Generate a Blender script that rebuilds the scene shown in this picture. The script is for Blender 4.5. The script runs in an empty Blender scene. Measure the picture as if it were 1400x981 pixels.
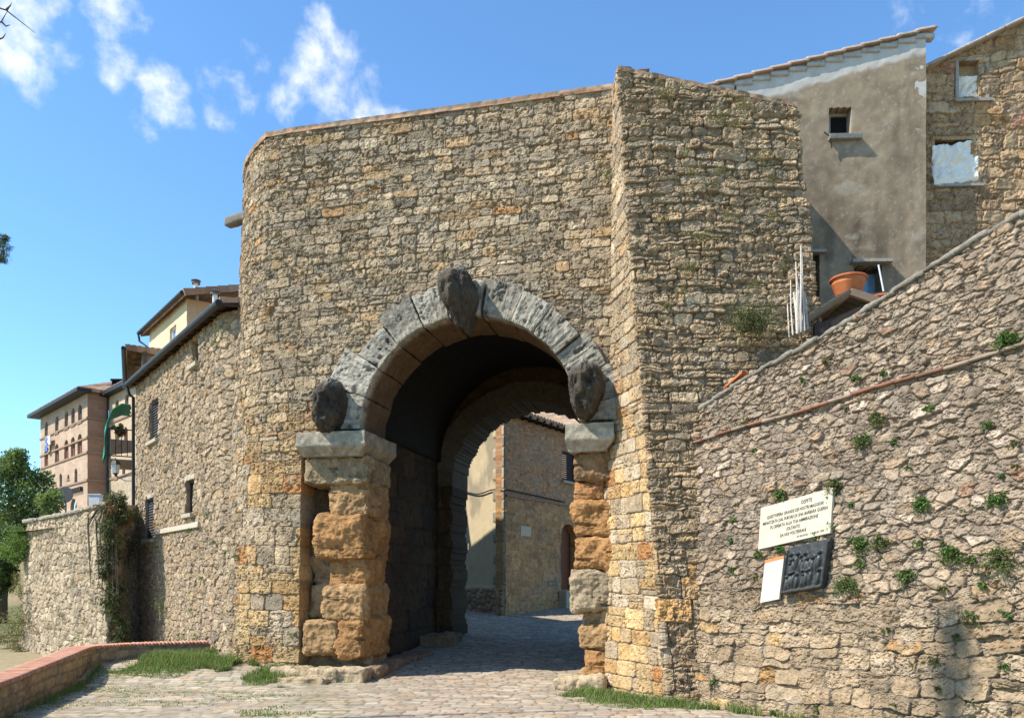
import bpy, math, random
import numpy as np
random.seed(7)
sc = bpy.context.scene
COL = sc.collection
E = 1.85; F = 1100.0; HOR = 790.0
PI = math.pi

# ------------------------------------------------------------------ helpers
def P(px, py, Y):
    return np.array([(px-700)/F*Y, Y, E+(HOR-py)/F*Y])

ORG = {}
def tag(o, label=None, cat=None, group=None, kind=None):
    if label: o['label'] = label
    if cat: o['category'] = cat
    if group: o['group'] = group
    if kind: o['kind'] = kind
    return o

def thing(name, loc, label, cat, group=None):
    o = bpy.data.objects.new(name, None); COL.objects.link(o)
    o.location = [float(c) for c in loc]; o.empty_display_size = .2
    ORG[o.name] = np.array(loc, float)
    return tag(o, label, cat, group)

def obj(name, V, Fc, mat, parent=None, col=None, smooth=True, loc=None):
    """link verts/faces as ONE mesh object; V in world coordinates"""
    V = np.asarray(V, float)
    if parent is not None: org = ORG[parent.name]
    else: org = np.array(loc if loc is not None else (0, 0, 0), float)
    me = bpy.data.meshes.new(name)
    if isinstance(Fc, np.ndarray):
        n = len(Fc); k = Fc.shape[1]
        me.vertices.add(len(V)); me.vertices.foreach_set('co', (V-org).astype(np.float32).ravel())
        me.loops.add(n*k); me.loops.foreach_set('vertex_index', Fc.astype(np.int32).ravel())
        me.polygons.add(n); me.polygons.foreach_set('loop_start', np.arange(0, n*k, k, dtype=np.int32))
        me.update(calc_edges=True); me.validate()
    else:
        me.from_pydata((V-org).tolist(), [], [list(f) for f in Fc]); me.update()
    if smooth is not None and len(me.polygons):
        me.polygons.foreach_set('use_smooth', np.full(len(me.polygons), bool(smooth)))
    if col is not None and len(col) == len(me.vertices):
        a = me.color_attributes.new('Col', 'FLOAT_COLOR', 'POINT')
        c4 = np.ones((len(V), 4), np.float32); c4[:, :3] = col
        a.data.foreach_set('color', c4.ravel())
    me.materials.append(mat)
    o = bpy.data.objects.new(name, me); COL.objects.link(o)
    if parent is not None:
        o.parent = parent
    else:
        o.location = [float(c) for c in org]
    ORG[o.name] = org
    return o

# ---- noise
def _h2(ix, iy, s):
    n = (ix*374761393 + iy*668265263 + s*974634533) & 0x7fffffff
    n = ((n ^ (n >> 13))*1274126177) & 0x7fffffff
    n = ((n ^ (n >> 15))*1103515245) & 0x7fffffff
    return ((n ^ (n >> 16)) & 0xffffff)/16777215.0
def vn(x, y, s=0):
    xi = np.floor(x); yi = np.floor(y); fx = x-xi; fy = y-yi
    xi = xi.astype(np.int64); yi = yi.astype(np.int64)
    fx = fx*fx*(3-2*fx); fy = fy*fy*(3-2*fy)
    a = _h2(xi, yi, s); b = _h2(xi+1, yi, s); c = _h2(xi, yi+1, s); d = _h2(xi+1, yi+1, s)
    return (a*(1-fx)+b*fx)*(1-fy)+(c*(1-fx)+d*fx)*fy
def fbm(x, y, s=0, o=4):
    r = 0; a = .5; t = 0
    for i in range(o):
        r = r + a*(vn(x, y, s+i*17)*2-1); t += a; a *= .5
        x = x*2.03+11.3; y = y*2.03+5.7
    return r/t
def _h3(ix, iy, iz, s): return _h2(ix+iz*7919, iy+iz*104729, s)
def vn3(p, s=0):
    pi = np.floor(p); f = p-pi; pi = pi.astype(np.int64); f = f*f*(3-2*f)
    r = 0
    for dx in (0, 1):
        wx = f[:, 0] if dx else 1-f[:, 0]
        for dy in (0, 1):
            wy = f[:, 1] if dy else 1-f[:, 1]
            for dz in (0, 1):
                wz = f[:, 2] if dz else 1-f[:, 2]
                r = r+wx*wy*wz*_h3(pi[:, 0]+dx, pi[:, 1]+dy, pi[:, 2]+dz, s)
    return r
def fbm3(p, s=0, o=4):
    r = 0; a = .5; t = 0
    for i in range(o):
        r = r+a*(vn3(p, s+i*13)*2-1); t += a; a *= .5; p = p*2.03+3.7
    return r/t
def rnd(i, k):
    i = np.asarray(i, np.int64); return _h2(i, i*0+k, 91)
def sstep(a, b, x):
    t = np.clip((x-a)/(b-a), 0, 1); return t*t*(3-2*t)

# ---- stone layouts: return id, d (metres to the joint), lu, lv (-1..1)
def coursed(u, v, seed, hs, ls, wob=.015, split=.2, roll=.03):
    r = np.random.RandomState(seed)
    uu = u+wob*fbm(u*6, v*6, seed, 3)
    vv = v+wob*fbm(u*5, v*5, seed+1, 3)+roll*fbm(u*.7, v*.7, seed+2, 2)
    hf = hs if callable(hs) else (lambda z: hs)
    lf = ls if callable(ls) else (lambda z: ls)
    ed = [vv.min()-.2]
    while ed[-1] < vv.max()+.2: ed.append(ed[-1]+r.uniform(*hf(ed[-1])))
    ed = np.array(ed)
    ci = np.clip(np.searchsorted(ed, vv, 'right')-1, 0, len(ed)-2)
    ID = np.zeros(u.shape, np.int64); D = np.zeros(u.shape); LU = np.zeros(u.shape); LV = np.zeros(u.shape)
    u0, u1 = uu.min(), uu.max()
    for c in range(len(ed)-1):
        m = ci == c
        if not m.any(): continue
        ue = [u0-r.uniform(.1, 1)]
        while ue[-1] < u1+.1: ue.append(ue[-1]+r.uniform(*lf(ed[c])))
        ue = np.array(ue)
        x = uu[m]; y = vv[m]
        si = np.clip(np.searchsorted(ue, x, 'right')-1, 0, len(ue)-2)
        a = ue[si]; b = ue[si+1]; lo = ed[c]; hi = ed[c+1]
        sp = (r.rand(len(ue)) < split)[si]; fr = r.uniform(.35, .65, len(ue))[si]
        mid = lo+(hi-lo)*fr
        L = np.where(sp & (y > mid), mid, lo); H = np.where(sp & (y <= mid), mid, hi)
        du = np.minimum(x-a, b-x); dv = np.minimum(y-L, H-y)
        R = .06
        D[m] = R-np.hypot(np.maximum(R-du, 0), np.maximum(R-dv, 0))
        ID[m] = c*4001+si*2+(sp & (y > mid))+seed*77
        LU[m] = (x-a)/(b-a)*2-1; LV[m] = (y-L)/(H-L)*2-1
    return ID, np.maximum(D, 0), LU, LV

def rubble(u, v, seed, su, sv, jit=.8, warp=.25, pn=2.6):
    x = u/su; y = v/sv
    x = x+warp*fbm(x*1.3, y*1.3, seed+5, 3); y = y+warp*.8*fbm(x*1.3+9, y*1.3, seed+6, 3)
    row = np.floor(y)
    xi0 = np.floor(x).astype(np.int64); yi0 = np.floor(y).astype(np.int64)
    f1 = np.full(x.shape, 9.); f2 = np.full(x.shape, 9.); ID = np.zeros(x.shape, np.int64)
    LU = np.zeros(x.shape); LV = np.zeros(x.shape)
    for dy in (-1, 0, 1):
        for dx in (-1, 0, 1, 2):
            cx = xi0+dx; cy = yi0+dy
            off = (cy & 1)*.5
            px = cx+.5-off+(_h2(cx, cy, seed)-.5)*jit; py = cy+.5+(_h2(cx, cy, seed+1)-.5)*jit*.8
            ax = np.abs(x-px); ay = np.abs(y-py)
            sz = 1+.35*(_h2(cx, cy, seed+2)-.5)
            d = (ax**pn+ay**pn)**(1/pn)/sz
            c = d < f1
            f2 = np.where(c, f1, np.minimum(f2, d))
            ID = np.where(c, cx*7907+cy*31+seed, ID)
            LU = np.where(c, x-px, LU); LV = np.where(c, y-py, LV)
            f1 = np.where(c, d, f1)
    D = np.clip((f2-f1)*.5*min(su, sv)*1.25, 0, .06)
    return ID & 0x7fffffff, D, LU, LV

def pal(ID, k, cols, w):
    w = np.cumsum(np.array(w, float)/sum(w)); i = np.clip(np.searchsorted(w, rnd(ID, k)), 0, len(cols)-1)
    c = np.array(cols)[i]
    return c*(1+(rnd(ID, k+1)-.5)*.34)[..., None]

def stone_h(u, v, ID, D, LU, LV, seed, depth=.035, rr=.035, off=.02, tilt=.012, rough=.012, pit=.015):
    t = np.clip(D/rr, 0, 1)
    h = depth*(1-(1-t)**2.4)
    h = h+off*(rnd(ID, 3)-.5)*2+tilt*((rnd(ID, 4)-.5)*2*LU+(rnd(ID, 5)-.5)*2*LV)*t
    ra = .4+1.2*rnd(ID, 6)
    n = fbm(u*7+rnd(ID, 7)*50, v*9, seed+40, 5)
    ri = 1-2*np.abs(fbm(u*13+rnd(ID, 9)*40, v*19, seed+45, 3))
    h = h+rough*ra*(1.1*n-.5*sstep(.55, 1, ri))*(.35+.65*t)
    p = fbm(u*19+rnd(ID, 8)*30, v*21, seed+60, 3)
    h = h-pit*ra*sstep(.15, .42, p)*t
    # chipped corners and spalled faces
    ch = fbm(u*3.1, v*4.3, seed+66, 3)
    h = h-.5*depth*sstep(.25, .6, ch)*t*(rnd(ID, 10) > .45)
    return h

def stone_c(u, v, C, D, seed, mortar=(.24, .2, .145), jw=.012):
    n = fbm(u*7, v*7, seed+80, 4); l = fbm(u*1.1, v*1.1, seed+90, 3); n3 = fbm(u*21, v*21, seed+85, 2)
    c = C*(1+.3*n+.16*l+.16*n3)[..., None]
    # pale lichen and warm iron stains that wander over the joints
    li = sstep(.3, .55, fbm(u*3.3, v*3.3, seed+95, 4))[..., None]*.45
    c = c*(1-li)+np.array((.33, .3, .235))*(1+.3*n)[..., None]*li
    iro = sstep(.36, .62, fbm(u*2.1+7, v*3.1, seed+97, 4))[..., None]*.4
    c = c*(1-iro)+np.array((.38, .25, .12))*(1+.3*n)[..., None]*iro
    m = (1-sstep(jw*.4, jw*1.3, D))[..., None]
    c = c*(1-m)+np.array(mortar)*m
    return np.clip(c*np.array((1.07, .98, .9)), .01, .9)

GREY = (.27, .235, .175); GTAN = (.31, .258, .18); TAN = (.355, .29, .195); LIGHT = (.43, .37, .27)
OCH = (.40, .27, .125); ORG_ = (.38, .2, .08); DARK = (.2, .175, .135); RED = (.28, .165, .11); YEL = (.44, .33, .175)

# ---- a wall between a lower and an upper line, with relief from a field
def interp_line(pts, s, sq):
    pts = np.array(pts, float); return np.stack([np.interp(sq, s, pts[:, i]) for i in range(3)], -1)

def wall(name, B, T, res, field, mat, parent=None, mask=None, thick=.3, rz=None, u0=0., loc=None, flip=False, smooth=True):
    B = np.array(B, float); T = np.array(T, float)
    seg = np.maximum(np.linalg.norm(np.diff(B, axis=0), axis=1), np.linalg.norm(np.diff(T, axis=0), axis=1)*.999)
    s = np.concatenate([[0], np.cumsum(seg)])
    nu = max(2, int(s[-1]/res)+1); sq = np.linspace(0, s[-1], nu)
    b = interp_line(B, s, sq); t = interp_line(T, s, sq)
    hgt = np.linalg.norm(t-b, axis=1).max()
    nv = max(2, int(hgt/(rz or res))+1); k = np.linspace(0, 1, nv)
    Q = b[:, None, :]*(1-k)[None, :, None]+t[:, None, :]*k[None, :, None]
    du = np.gradient(Q, axis=0); dv = np.gradient(Q, axis=1)
    N = np.cross(du, dv); N /= np.maximum(np.linalg.norm(N, axis=2, keepdims=True), 1e-9)
    if flip: N = -N
    U = np.repeat((sq+u0)[:, None], nv, 1)
    Vv = Q[:, :, 2] if np.ptp(Q[:, :, 2]) > .3*hgt else np.repeat((k*hgt)[None, :], nu, 0)
    h, c = field(U, Vv, Q)
    V = (Q+N*h[..., None]).reshape(-1, 3); c = np.broadcast_to(c, Q.shape).reshape(-1, 3)
    idx = np.arange(nu*nv).reshape(nu, nv)
    q = np.stack([idx[:-1, :-1], idx[1:, :-1], idx[1:, 1:], idx[:-1, 1:]], -1).reshape(-1, 4)
    if flip: q = q[:, ::-1]
    if mask is not None:
        cc = Q.reshape(-1, 3)[q].mean(1); cu = U.reshape(-1)[q].mean(1); cv = Vv.reshape(-1)[q].mean(1)
        q = q[mask(cu, cv, cc)]
    if thick:
        e = np.concatenate([q[:, [i, (i+1) % 4]] for i in range(4)])
        es = np.sort(e, 1); key = es[:, 0]*(nu*nv)+es[:, 1]
        _, first, cnt = np.unique(key, return_index=True, return_counts=True)
        be = e[first[cnt == 1]]
        bv = np.unique(be); mp = np.full(nu*nv, -1); mp[bv] = np.arange(len(bv))+len(V)
        nb = Q.reshape(-1, 3)[bv]-N.reshape(-1, 3)[bv]*thick
        V = np.concatenate([V, nb]); c = np.concatenate([c, c[bv]])
        rim = np.stack([be[:, 1], be[:, 0], mp[be[:, 0]], mp[be[:, 1]]], -1)
        q = np.concatenate([q, rim])
    used = np.unique(q); mp = np.full(len(V), -1); mp[used] = np.arange(len(used))
    o = obj(name, V[used], mp[q], mat, parent, col=c[used], smooth=smooth, loc=loc)
    if smooth and thick:
        o.data.set_sharp_from_angle(angle=math.radians(62))
    return o

# ---- rounded, eroded block
def rock(half, rad=.05, rough=.03, freq=3., seed=0, res=.06, taper=None, pits=0.):
    half = np.array(half, float); rad = min(rad, half.min()*.95)
    n = np.maximum(2, np.ceil(2*half/res).astype(int)); n = np.minimum(n, 84)
    V = []; Fq = []; base = 0
    for ax in range(3):
        a, b = [(1, 2), (2, 0), (0, 1)][ax]
        ga = np.linspace(-1, 1, n[a]+1); gb = np.linspace(-1, 1, n[b]+1)
        A, Bq = np.meshgrid(ga, gb, indexing='ij')
        for sg in (-1, 1):
            p = np.zeros(A.shape+(3,)); p[..., ax] = sg*half[ax]; p[..., a] = A*half[a]; p[..., b] = Bq*half[b]
            V.append(p.reshape(-1, 3))
            idx = np.arange(A.size).reshape(A.shape)+base; base += A.size
            f = np.stack([idx[:-1, :-1], idx[1:, :-1], idx[1:, 1:], idx[:-1, 1:]], -1).reshape(-1, 4)
            Fq.append(f if sg > 0 else f[:, ::-1])
    V = np.concatenate(V); Fq = np.concatenate(Fq)
    key = np.round(V*1e4).astype(np.int64); _, first, inv = np.unique(key, axis=0, return_index=True, return_inverse=True)
    inv = inv.reshape(-1); V = V[first]; Fq = inv[Fq]
    q = np.clip(V, -(half-rad), half-rad); d = V-q; L = np.linalg.norm(d, axis=1, keepdims=True); d = d/np.maximum(L, 1e-9)
    n1 = fbm3(V*freq+seed*7.1, seed, 4); n2 = fbm3(V*freq*4+seed*3.3, seed+50, 3)
    disp = rough*(n1*1.4+.35*n2)-pits*sstep(.15, .5, n2)
    V = q+d*(rad+disp[:, None])
    if taper: V = taper(V)
    return V, Fq, n1, n2

def catm(parts):
    Vs = []; Fs = []; Cs = []; b = 0
    for V, Fq, c in parts:
        Vs.append(V); Fs.append(Fq+b); Cs.append(np.broadcast_to(c, V.shape)); b += len(V)
    return np.concatenate(Vs), np.concatenate(Fs), np.concatenate(Cs)

def rcol(col, n1, n2, a=.25, b=.2): return np.clip(np.array(col)*(1+a*n1+b*n2)[:, None], .01, .9)

class MB:
    """collects boxes, tubes and prisms into one mesh"""
    def __init__(s): s.V = []; s.F = []
    def box(s, c, sx, sy, sz, ax=(1, 0, 0), az=(0, 0, 1)):
        c = np.array(c, float); ax = np.array(ax, float); ax /= np.linalg.norm(ax); az = np.array(az, float); az /= np.linalg.norm(az)
        ay = np.cross(az, ax); b = len(s.V)
        for k in (-1, 1):
            for j in (-1, 1):
                for i in (-1, 1): s.V.append(c+ax*i*sx/2+ay*j*sy/2+az*k*sz/2)
        s.F += [[b+i for i in f] for f in ((0, 2, 3, 1), (4, 5, 7, 6), (0, 1, 5, 4), (2, 6, 7, 3), (0, 4, 6, 2), (1, 3, 7, 5))]
    def tube(s, pts, r, n=8, cap=True):
        pts = [np.array(p, float) for p in pts]; r = [r]*len(pts) if np.isscalar(r) else list(r)
        b = len(s.V)
        for i, p in enumerate(pts):
            d = pts[min(i+1, len(pts)-1)]-pts[max(i-1, 0)]; d /= max(np.linalg.norm(d), 1e-9)
            a = np.cross(d, (0, 0, 1) if abs(d[2]) < .9 else (1, 0, 0)); a /= np.linalg.norm(a); c = np.cross(d, a)
            for k in range(n):
                t = 2*PI*k/n; s.V.append(p+r[i]*(a*math.cos(t)+c*math.sin(t)))
        for i in range(len(pts)-1):
            for k in range(n):
                s.F.append([b+i*n+k, b+i*n+(k+1) % n, b+(i+1)*n+(k+1) % n, b+(i+1)*n+k])
        if cap:
            s.F.append([b+k for k in range(n)][::-1]); s.F.append([b+(len(pts)-1)*n+k for k in range(n)])
    def lathe(s, c, prof, n=28):
        b = len(s.V); c = np.array(c, float)
        for r, z in prof:
            for k in range(n):
                t = 2*PI*k/n; s.V.append(c+np.array([r*math.cos(t), r*math.sin(t), z]))
        for i in range(len(prof)-1):
            for k in range(n): s.F.append([b+i*n+k, b+i*n+(k+1) % n, b+(i+1)*n+(k+1) % n, b+(i+1)*n+k])
    def slab(s, quad, n, t):
        """four world points (front, counter-clockwise), thickness t behind them"""
        b = len(s.V); n = np.array(n, float)
        for p in quad: s.V.append(np.array(p, float))
        for p in quad: s.V.append(np.array(p, float)-n*t)
        s.F += [[b, b+1, b+2, b+3], [b+7, b+6, b+5, b+4]]+[[b+i, b+4+i, b+4+(i+1) % 4, b+(i+1) % 4] for i in range(4)]
    def build(s, name, mat, parent=None, smooth=False, loc=None, bev=0.):
        o = obj(name, np.array(s.V), s.F, mat, parent, smooth=smooth, loc=loc)
        if bev:
            m = o.modifiers.new('b', 'BEVEL'); m.width = bev; m.segments = 2; m.limit_method = 'ANGLE'
        if smooth: o.data.set_sharp_from_angle(angle=math.radians(50))
        return o

# ------------------------------------------------------------------ materials
def nodes(name):
    m = bpy.data.materials.new(name); m.use_nodes = True
    nt = m.node_tree; b = nt.nodes['Principled BSDF']
    return m, nt, b
def link(nt, a, b): nt.links.new(a, b)
def attr_mat(name, rough=.92, bump=.8, scale=46., var=.42, dist=.025, pits=True):
    m, nt, b = nodes(name); N = nt.nodes
    at = N.new('ShaderNodeAttribute'); at.attribute_name = 'Col'
    tc = N.new('ShaderNodeTexCoord')
    n1 = N.new('ShaderNodeTexNoise'); n1.inputs['Scale'].default_value = scale; n1.inputs['Detail'].default_value = 6; n1.inputs['Roughness'].default_value = .65
    n2 = N.new('ShaderNodeTexNoise'); n2.inputs['Scale'].default_value = scale*.23; n2.inputs['Detail'].default_value = 5
    for n in (n1, n2): link(nt, tc.outputs['Object'], n.inputs['Vector'])
    mr = N.new('ShaderNodeMapRange'); mr.inputs['From Min'].default_value = .3; mr.inputs['From Max'].default_value = .7
    mr.inputs['To Min'].default_value = 1-var; mr.inputs['To Max'].default_value = 1+var
    ad = N.new('ShaderNodeMath'); ad.operation = 'MULTIPLY_ADD'; ad.inputs[1].default_value = .55
    mu = N.new('ShaderNodeMath'); mu.operation = 'MULTIPLY'; mu.inputs[1].default_value = .45
    link(nt, n2.outputs['Fac'], mu.inputs[0]); link(nt, n1.outputs['Fac'], ad.inputs[0]); link(nt, mu.outputs[0], ad.inputs[2])
    link(nt, ad.outputs[0], mr.inputs['Value'])
    mx = N.new('ShaderNodeVectorMath'); mx.operation = 'SCALE'
    link(nt, at.outputs['Color'], mx.inputs[0]); link(nt, mr.outputs[0], mx.inputs['Scale'])
    link(nt, mx.outputs[0], b.inputs['Base Color'])
    b.inputs['Roughness'].default_value = rough; b.inputs['Specular IOR Level'].default_value = .2
    bp = N.new('ShaderNodeBump'); bp.inputs['Strength'].default_value = bump; bp.inputs['Distance'].default_value = dist
    link(nt, ad.outputs[0], bp.inputs['Height']); link(nt, bp.outputs[0], b.inputs['Normal'])
    return m
def plain(name, col, rough=.6, var=.15, scale=12., metal=0., bump=.0, spec=.3):
    m, nt, b = nodes(name); N = nt.nodes
    tc = N.new('ShaderNodeTexCoord'); n1 = N.new('ShaderNodeTexNoise'); n1.inputs['Scale'].default_value = scale; n1.inputs['Detail'].default_value = 6
    link(nt, tc.outputs['Object'], n1.inputs['Vector'])
    mr = N.new('ShaderNodeMapRange'); mr.inputs['From Min'].default_value = .3; mr.inputs['From Max'].default_value = .7
    mr.inputs['To Min'].default_value = 1-var; mr.inputs['To Max'].default_value = 1+var
    link(nt, n1.outputs['Fac'], mr.inputs['Value'])
    mx = N.new('ShaderNodeVectorMath'); mx.operation = 'SCALE'; mx.inputs[0].default_value = col
    link(nt, mr.outputs[0], mx.inputs['Scale']); link(nt, mx.outputs[0], b.inputs['Base Color'])
    b.inputs['Roughness'].default_value = rough; b.inputs['Metallic'].default_value = metal; b.inputs['Specular IOR Level'].default_value = spec
    if bump:
        bp = N.new('ShaderNodeBump'); bp.inputs['Strength'].default_value = bump; bp.inputs['Distance'].default_value = .02
        link(nt, n1.outputs['Fac'], bp.inputs['Height']); link(nt, bp.outputs[0], b.inputs['Normal'])
    return m
def leaf_mat(name):
    m, nt, b = nodes(name); N = nt.nodes
    at = N.new('ShaderNodeAttribute'); at.attribute_name = 'Col'
    link(nt, at.outputs['Color'], b.inputs['Base Color']); b.inputs['Roughness'].default_value = .55; b.inputs['Specular IOR Level'].default_value = .3
    tr = N.new('ShaderNodeBsdfTranslucent'); hs = N.new('ShaderNodeVectorMath'); hs.operation = 'MULTIPLY'; hs.inputs[1].default_value = (1.3, 1.5, .7)
    link(nt, at.outputs['Color'], hs.inputs[0]); link(nt, hs.outputs[0], tr.inputs['Color'])
    mix = N.new('ShaderNodeMixShader'); mix.inputs[0].default_value = .3
    link(nt, b.outputs[0], mix.inputs[1]); link(nt, tr.outputs[0], mix.inputs[2])
    link(nt, mix.outputs[0], N['Material Output'].inputs['Surface'])
    return m

M_STONE = attr_mat('weathered_stone'); M_TUFA = attr_mat('eroded_tufa', bump=.6, scale=26, var=.3, dist=.03)
M_VOUS = attr_mat('grey_travertine', bump=.55, scale=30, var=.3, dist=.02)
M_STUCCO = attr_mat('old_render', bump=.2, scale=30, var=.12, dist=.01)
M_BRICK = attr_mat('brickwork', bump=.3, scale=30, var=.2)
M_TILE = attr_mat('roof_tile', bump=.3, scale=25, var=.25, rough=.85)
M_GROUND = attr_mat('ground_cover', bump=.4, scale=20, var=.3)
M_PAVE = attr_mat('stone_paving', bump=.3, scale=34, var=.22, dist=.012, rough=.85)
M_LEAF = leaf_mat('leaves')
M_BARK = plain('bark', (.11, .085, .06), .9, .4, 20, bump=.6)
M_DARKWOOD = plain('dark_brown_shutter', (.045, .03, .022), .7, .3, 30)
M_WOOD = plain('weathered_wood', (.19, .14, .095), .85, .35, 30, bump=.3)
M_DOOR = plain('red_brown_door', (.16, .055, .025), .7, .25, 20)
M_BLACK = plain('dark_opening', (.006, .006, .006), .9, .1)
M_GUTTER = plain('dark_metal_gutter', (.018, .02, .02), .5, .3, 10)
M_COPPERPIPE = plain('drain_pipe', (.09, .07, .06), .6, .3, 10)
M_GLASS = plain('blue_window_glass', (.16, .27, .4), .08, .1, 3, spec=.8)
M_FRAMEG = plain('grey_stone_frame', (.3, .28, .24), .85, .2, 25, bump=.2)
M_FRAMEO = plain('raw_timber_frame', (.36, .24, .12), .8, .2, 25)
M_PLASTIC = plain('white_plastic_sheet', (.85, .79, .68), .6, .06, 6, spec=.3)
M_TERRA = plain('terracotta', (.44, .14, .05), .7, .14, 10, spec=.3)
M_MARBLE = plain('cream_marble', (.5, .455, .34), .6, .1, 9)
M_INK = plain('engraved_lettering', (.05, .042, .03), .8, .2)
M_BRONZE = plain('black_bronze', (.045, .048, .046), .5, .4, 16, metal=.25, spec=.4)
M_PANEL = plain('white_panel', (.52, .49, .41), .45, .04, 5)
M_ORANGE = plain('orange_strip', (.55, .2, .06), .5, .1)
M_GREYTXT = plain('panel_print', (.5, .48, .42), .6, .1)
M_STAKE = plain('bleached_stake', (.48, .43, .36), .85, .25, 40, bump=.3)
M_CLOTHG = plain('green_awning_cloth', (.02, .25, .15), .7, .2, 8)
M_WHITE = plain('white_cloth', (.75, .76, .78), .7, .1)
M_BLUE = plain('blue_cloth', (.1, .2, .5), .7, .1)
M_SIGN = plain('sign_back_metal', (.12, .12, .12), .5, .15, 8, metal=.4)
M_LAMPG = plain('lamp_glass', (.5, .52, .5), .25, .1, spec=.6)
M_BOXW = plain('white_cabinet', (.62, .64, .64), .5, .08)
M_PLAQUE = plain('plain_stone_tablet', (.5, .42, .3), .7, .12, 14)
M_METER = plain('grey_meter_door', (.09, .1, .1), .5, .15, 10)
M_CABLE = plain('black_cable', (.012, .012, .012), .6, .1)
M_STONEFRAME = plain('light_stone_surround', (.4, .35, .26), .85, .2, 25, bump=.25)
M_BAND = plain('brick_string_course', (.27, .18, .12), .85, .2, 8)
M_SHUTGREY = plain('grey_brown_shutter', (.06, .055, .055), .7, .25, 30)

# ------------------------------------------------------------------ sun, sky, camera
EL = math.radians(47); AZ = np.array([-.951, -.309])
cam = bpy.data.cameras.new('camera'); co = bpy.data.objects.new('camera', cam); COL.objects.link(co)
co.location = (0, 0, E); co.rotation_euler = (PI/2, 0, 0)
cam.sensor_width = 36; cam.lens = F/1400*36; cam.shift_y = (HOR-490.5)/1400; cam.clip_end = 3000; cam.clip_start = .1
sc.camera = co
sl = bpy.data.lights.new('sun', 'SUN'); so = bpy.data.objects.new('sun', sl); COL.objects.link(so)
sl.energy = 5.0; sl.angle = math.radians(.5); sl.color = (1, .93, .83)
from mathutils import Vector
sd = Vector((AZ[0]*math.cos(EL), AZ[1]*math.cos(EL), math.sin(EL)))
so.rotation_euler = sd.to_track_quat('Z', 'Y').to_euler()
so.location = (-20, -5, 30)

w = bpy.data.worlds.new('World'); sc.world = w; w.use_nodes = True
nt = w.node_tree; N = nt.nodes; bg = N['Background']
sky = N.new('ShaderNodeTexSky'); sky.sky_type = 'NISHITA'; sky.sun_disc = False
sky.sun_elevation = EL; sky.sun_rotation = math.atan2(AZ[0], AZ[1])
sky.altitude = 300; sky.air_density = 1.0; sky.dust_density = .3; sky.ozone_density = 3.0
tc = N.new('ShaderNodeTexCoord')
# clouds: soft blobs of direction broken up by noise
blobs = [(15, 30, 4.6, 1.25), (62, 70, 1.8, .7), (160, 95, 2.0, .85), (222, 138, 2.5, 1.3), (200, 162, 1.8, 1.05), (150, 0, 2.8, .95), (310, 130, 2.6, .7), (440, 100, 3.6, 1.1), (500, 150, 3.4, 1.1), (410, 150, 2.6, .95), (355, 75, 1.6, .8), (1345, 45, 3.2, .5), (1235, 12, 2.4, .5), (425, 38, 2.2, 1.0)]
acc = None
nz = N.new('ShaderNodeTexNoise'); nz.inputs['Scale'].default_value = 17; nz.inputs['Detail'].default_value = 9; nz.inputs['Roughness'].default_value = .58; nz.inputs['Distortion'].default_value = .1
link(nt, tc.outputs['Generated'], nz.inputs['Vector'])
for px, py, rad, wt in blobs:
    d = np.array([px-700, F, HOR-py]); d = d/np.linalg.norm(d)
    dt = N.new('ShaderNodeVectorMath'); dt.operation = 'DOT_PRODUCT'; dt.inputs[1].default_value = d
    nrm = N.new('ShaderNodeVectorMath'); nrm.operation = 'NORMALIZE'; link(nt, tc.outputs['Generated'], nrm.inputs[0]); link(nt, nrm.outputs[0], dt.inputs[0])
    mr = N.new('ShaderNodeMapRange'); mr.interpolation_type = 'SMOOTHSTEP'
    mr.inputs['From Min'].default_value = math.cos(math.radians(rad)); mr.inputs['From Max'].default_value = 1
    mr.inputs['To Max'].default_value = wt
    link(nt, dt.outputs['Value'], mr.inputs['Value'])
    if acc is None: acc = mr.outputs[0]
    else:
        mxn = N.new('ShaderNodeMath'); mxn.operation = 'MAXIMUM'; link(nt, acc, mxn.inputs[0]); link(nt, mr.outputs[0], mxn.inputs[1]); acc = mxn.outputs[0]
ml = N.new('ShaderNodeMath'); ml.operation = 'MULTIPLY_ADD'; ml.inputs[1].default_value = 4.4; ml.inputs[2].default_value = -2.62
link(nt, nz.outputs['Fac'], ml.inputs[0])
sm = N.new('ShaderNodeMath'); sm.operation = 'ADD'; link(nt, acc, sm.inputs[0]); link(nt, ml.outputs[0], sm.inputs[1])
cf = N.new('ShaderNodeMapRange'); cf.interpolation_type = 'SMOOTHSTEP'; cf.inputs['From Min'].default_value = .0; cf.inputs['From Max'].default_value = 1.5; cf.inputs['To Max'].default_value = .92
cm = N.new('ShaderNodeMath'); cm.operation = 'MULTIPLY'; link(nt, sm.outputs[0], cf.inputs['Value'])
av = N.new('ShaderNodeMapRange'); av.inputs['From Max'].default_value = .1; link(nt, acc, av.inputs['Value'])
link(nt, cf.outputs[0], cm.inputs[0]); link(nt, av.outputs[0], cm.inputs[1])
tint = N.new('ShaderNodeVectorMath'); tint.operation = 'MULTIPLY'; tint.inputs[1].default_value = (.78, 1.06, 1.2)
link(nt, sky.outputs[0], tint.inputs[0])
mixc = N.new('ShaderNodeMix'); mixc.data_type = 'RGBA'
link(nt, cm.outputs[0], mixc.inputs['Factor']); link(nt, tint.outputs[0], mixc.inputs[6]); mixc.inputs[7].default_value = (5.4, 5.5, 5.7, 1)
link(nt, mixc.outputs[2], bg.inputs['Color'])
bg.inputs['Strength'].default_value = .15
sc.view_settings.view_transform = 'Standard'; sc.view_settings.look = 'None'; sc.view_settings.gamma = 1
sc.view_settings.use_curve_mapping = False; sc.view_settings.exposure = .68
sc.cycles.max_bounces = 6; sc.cycles.diffuse_bounces = 3

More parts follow.
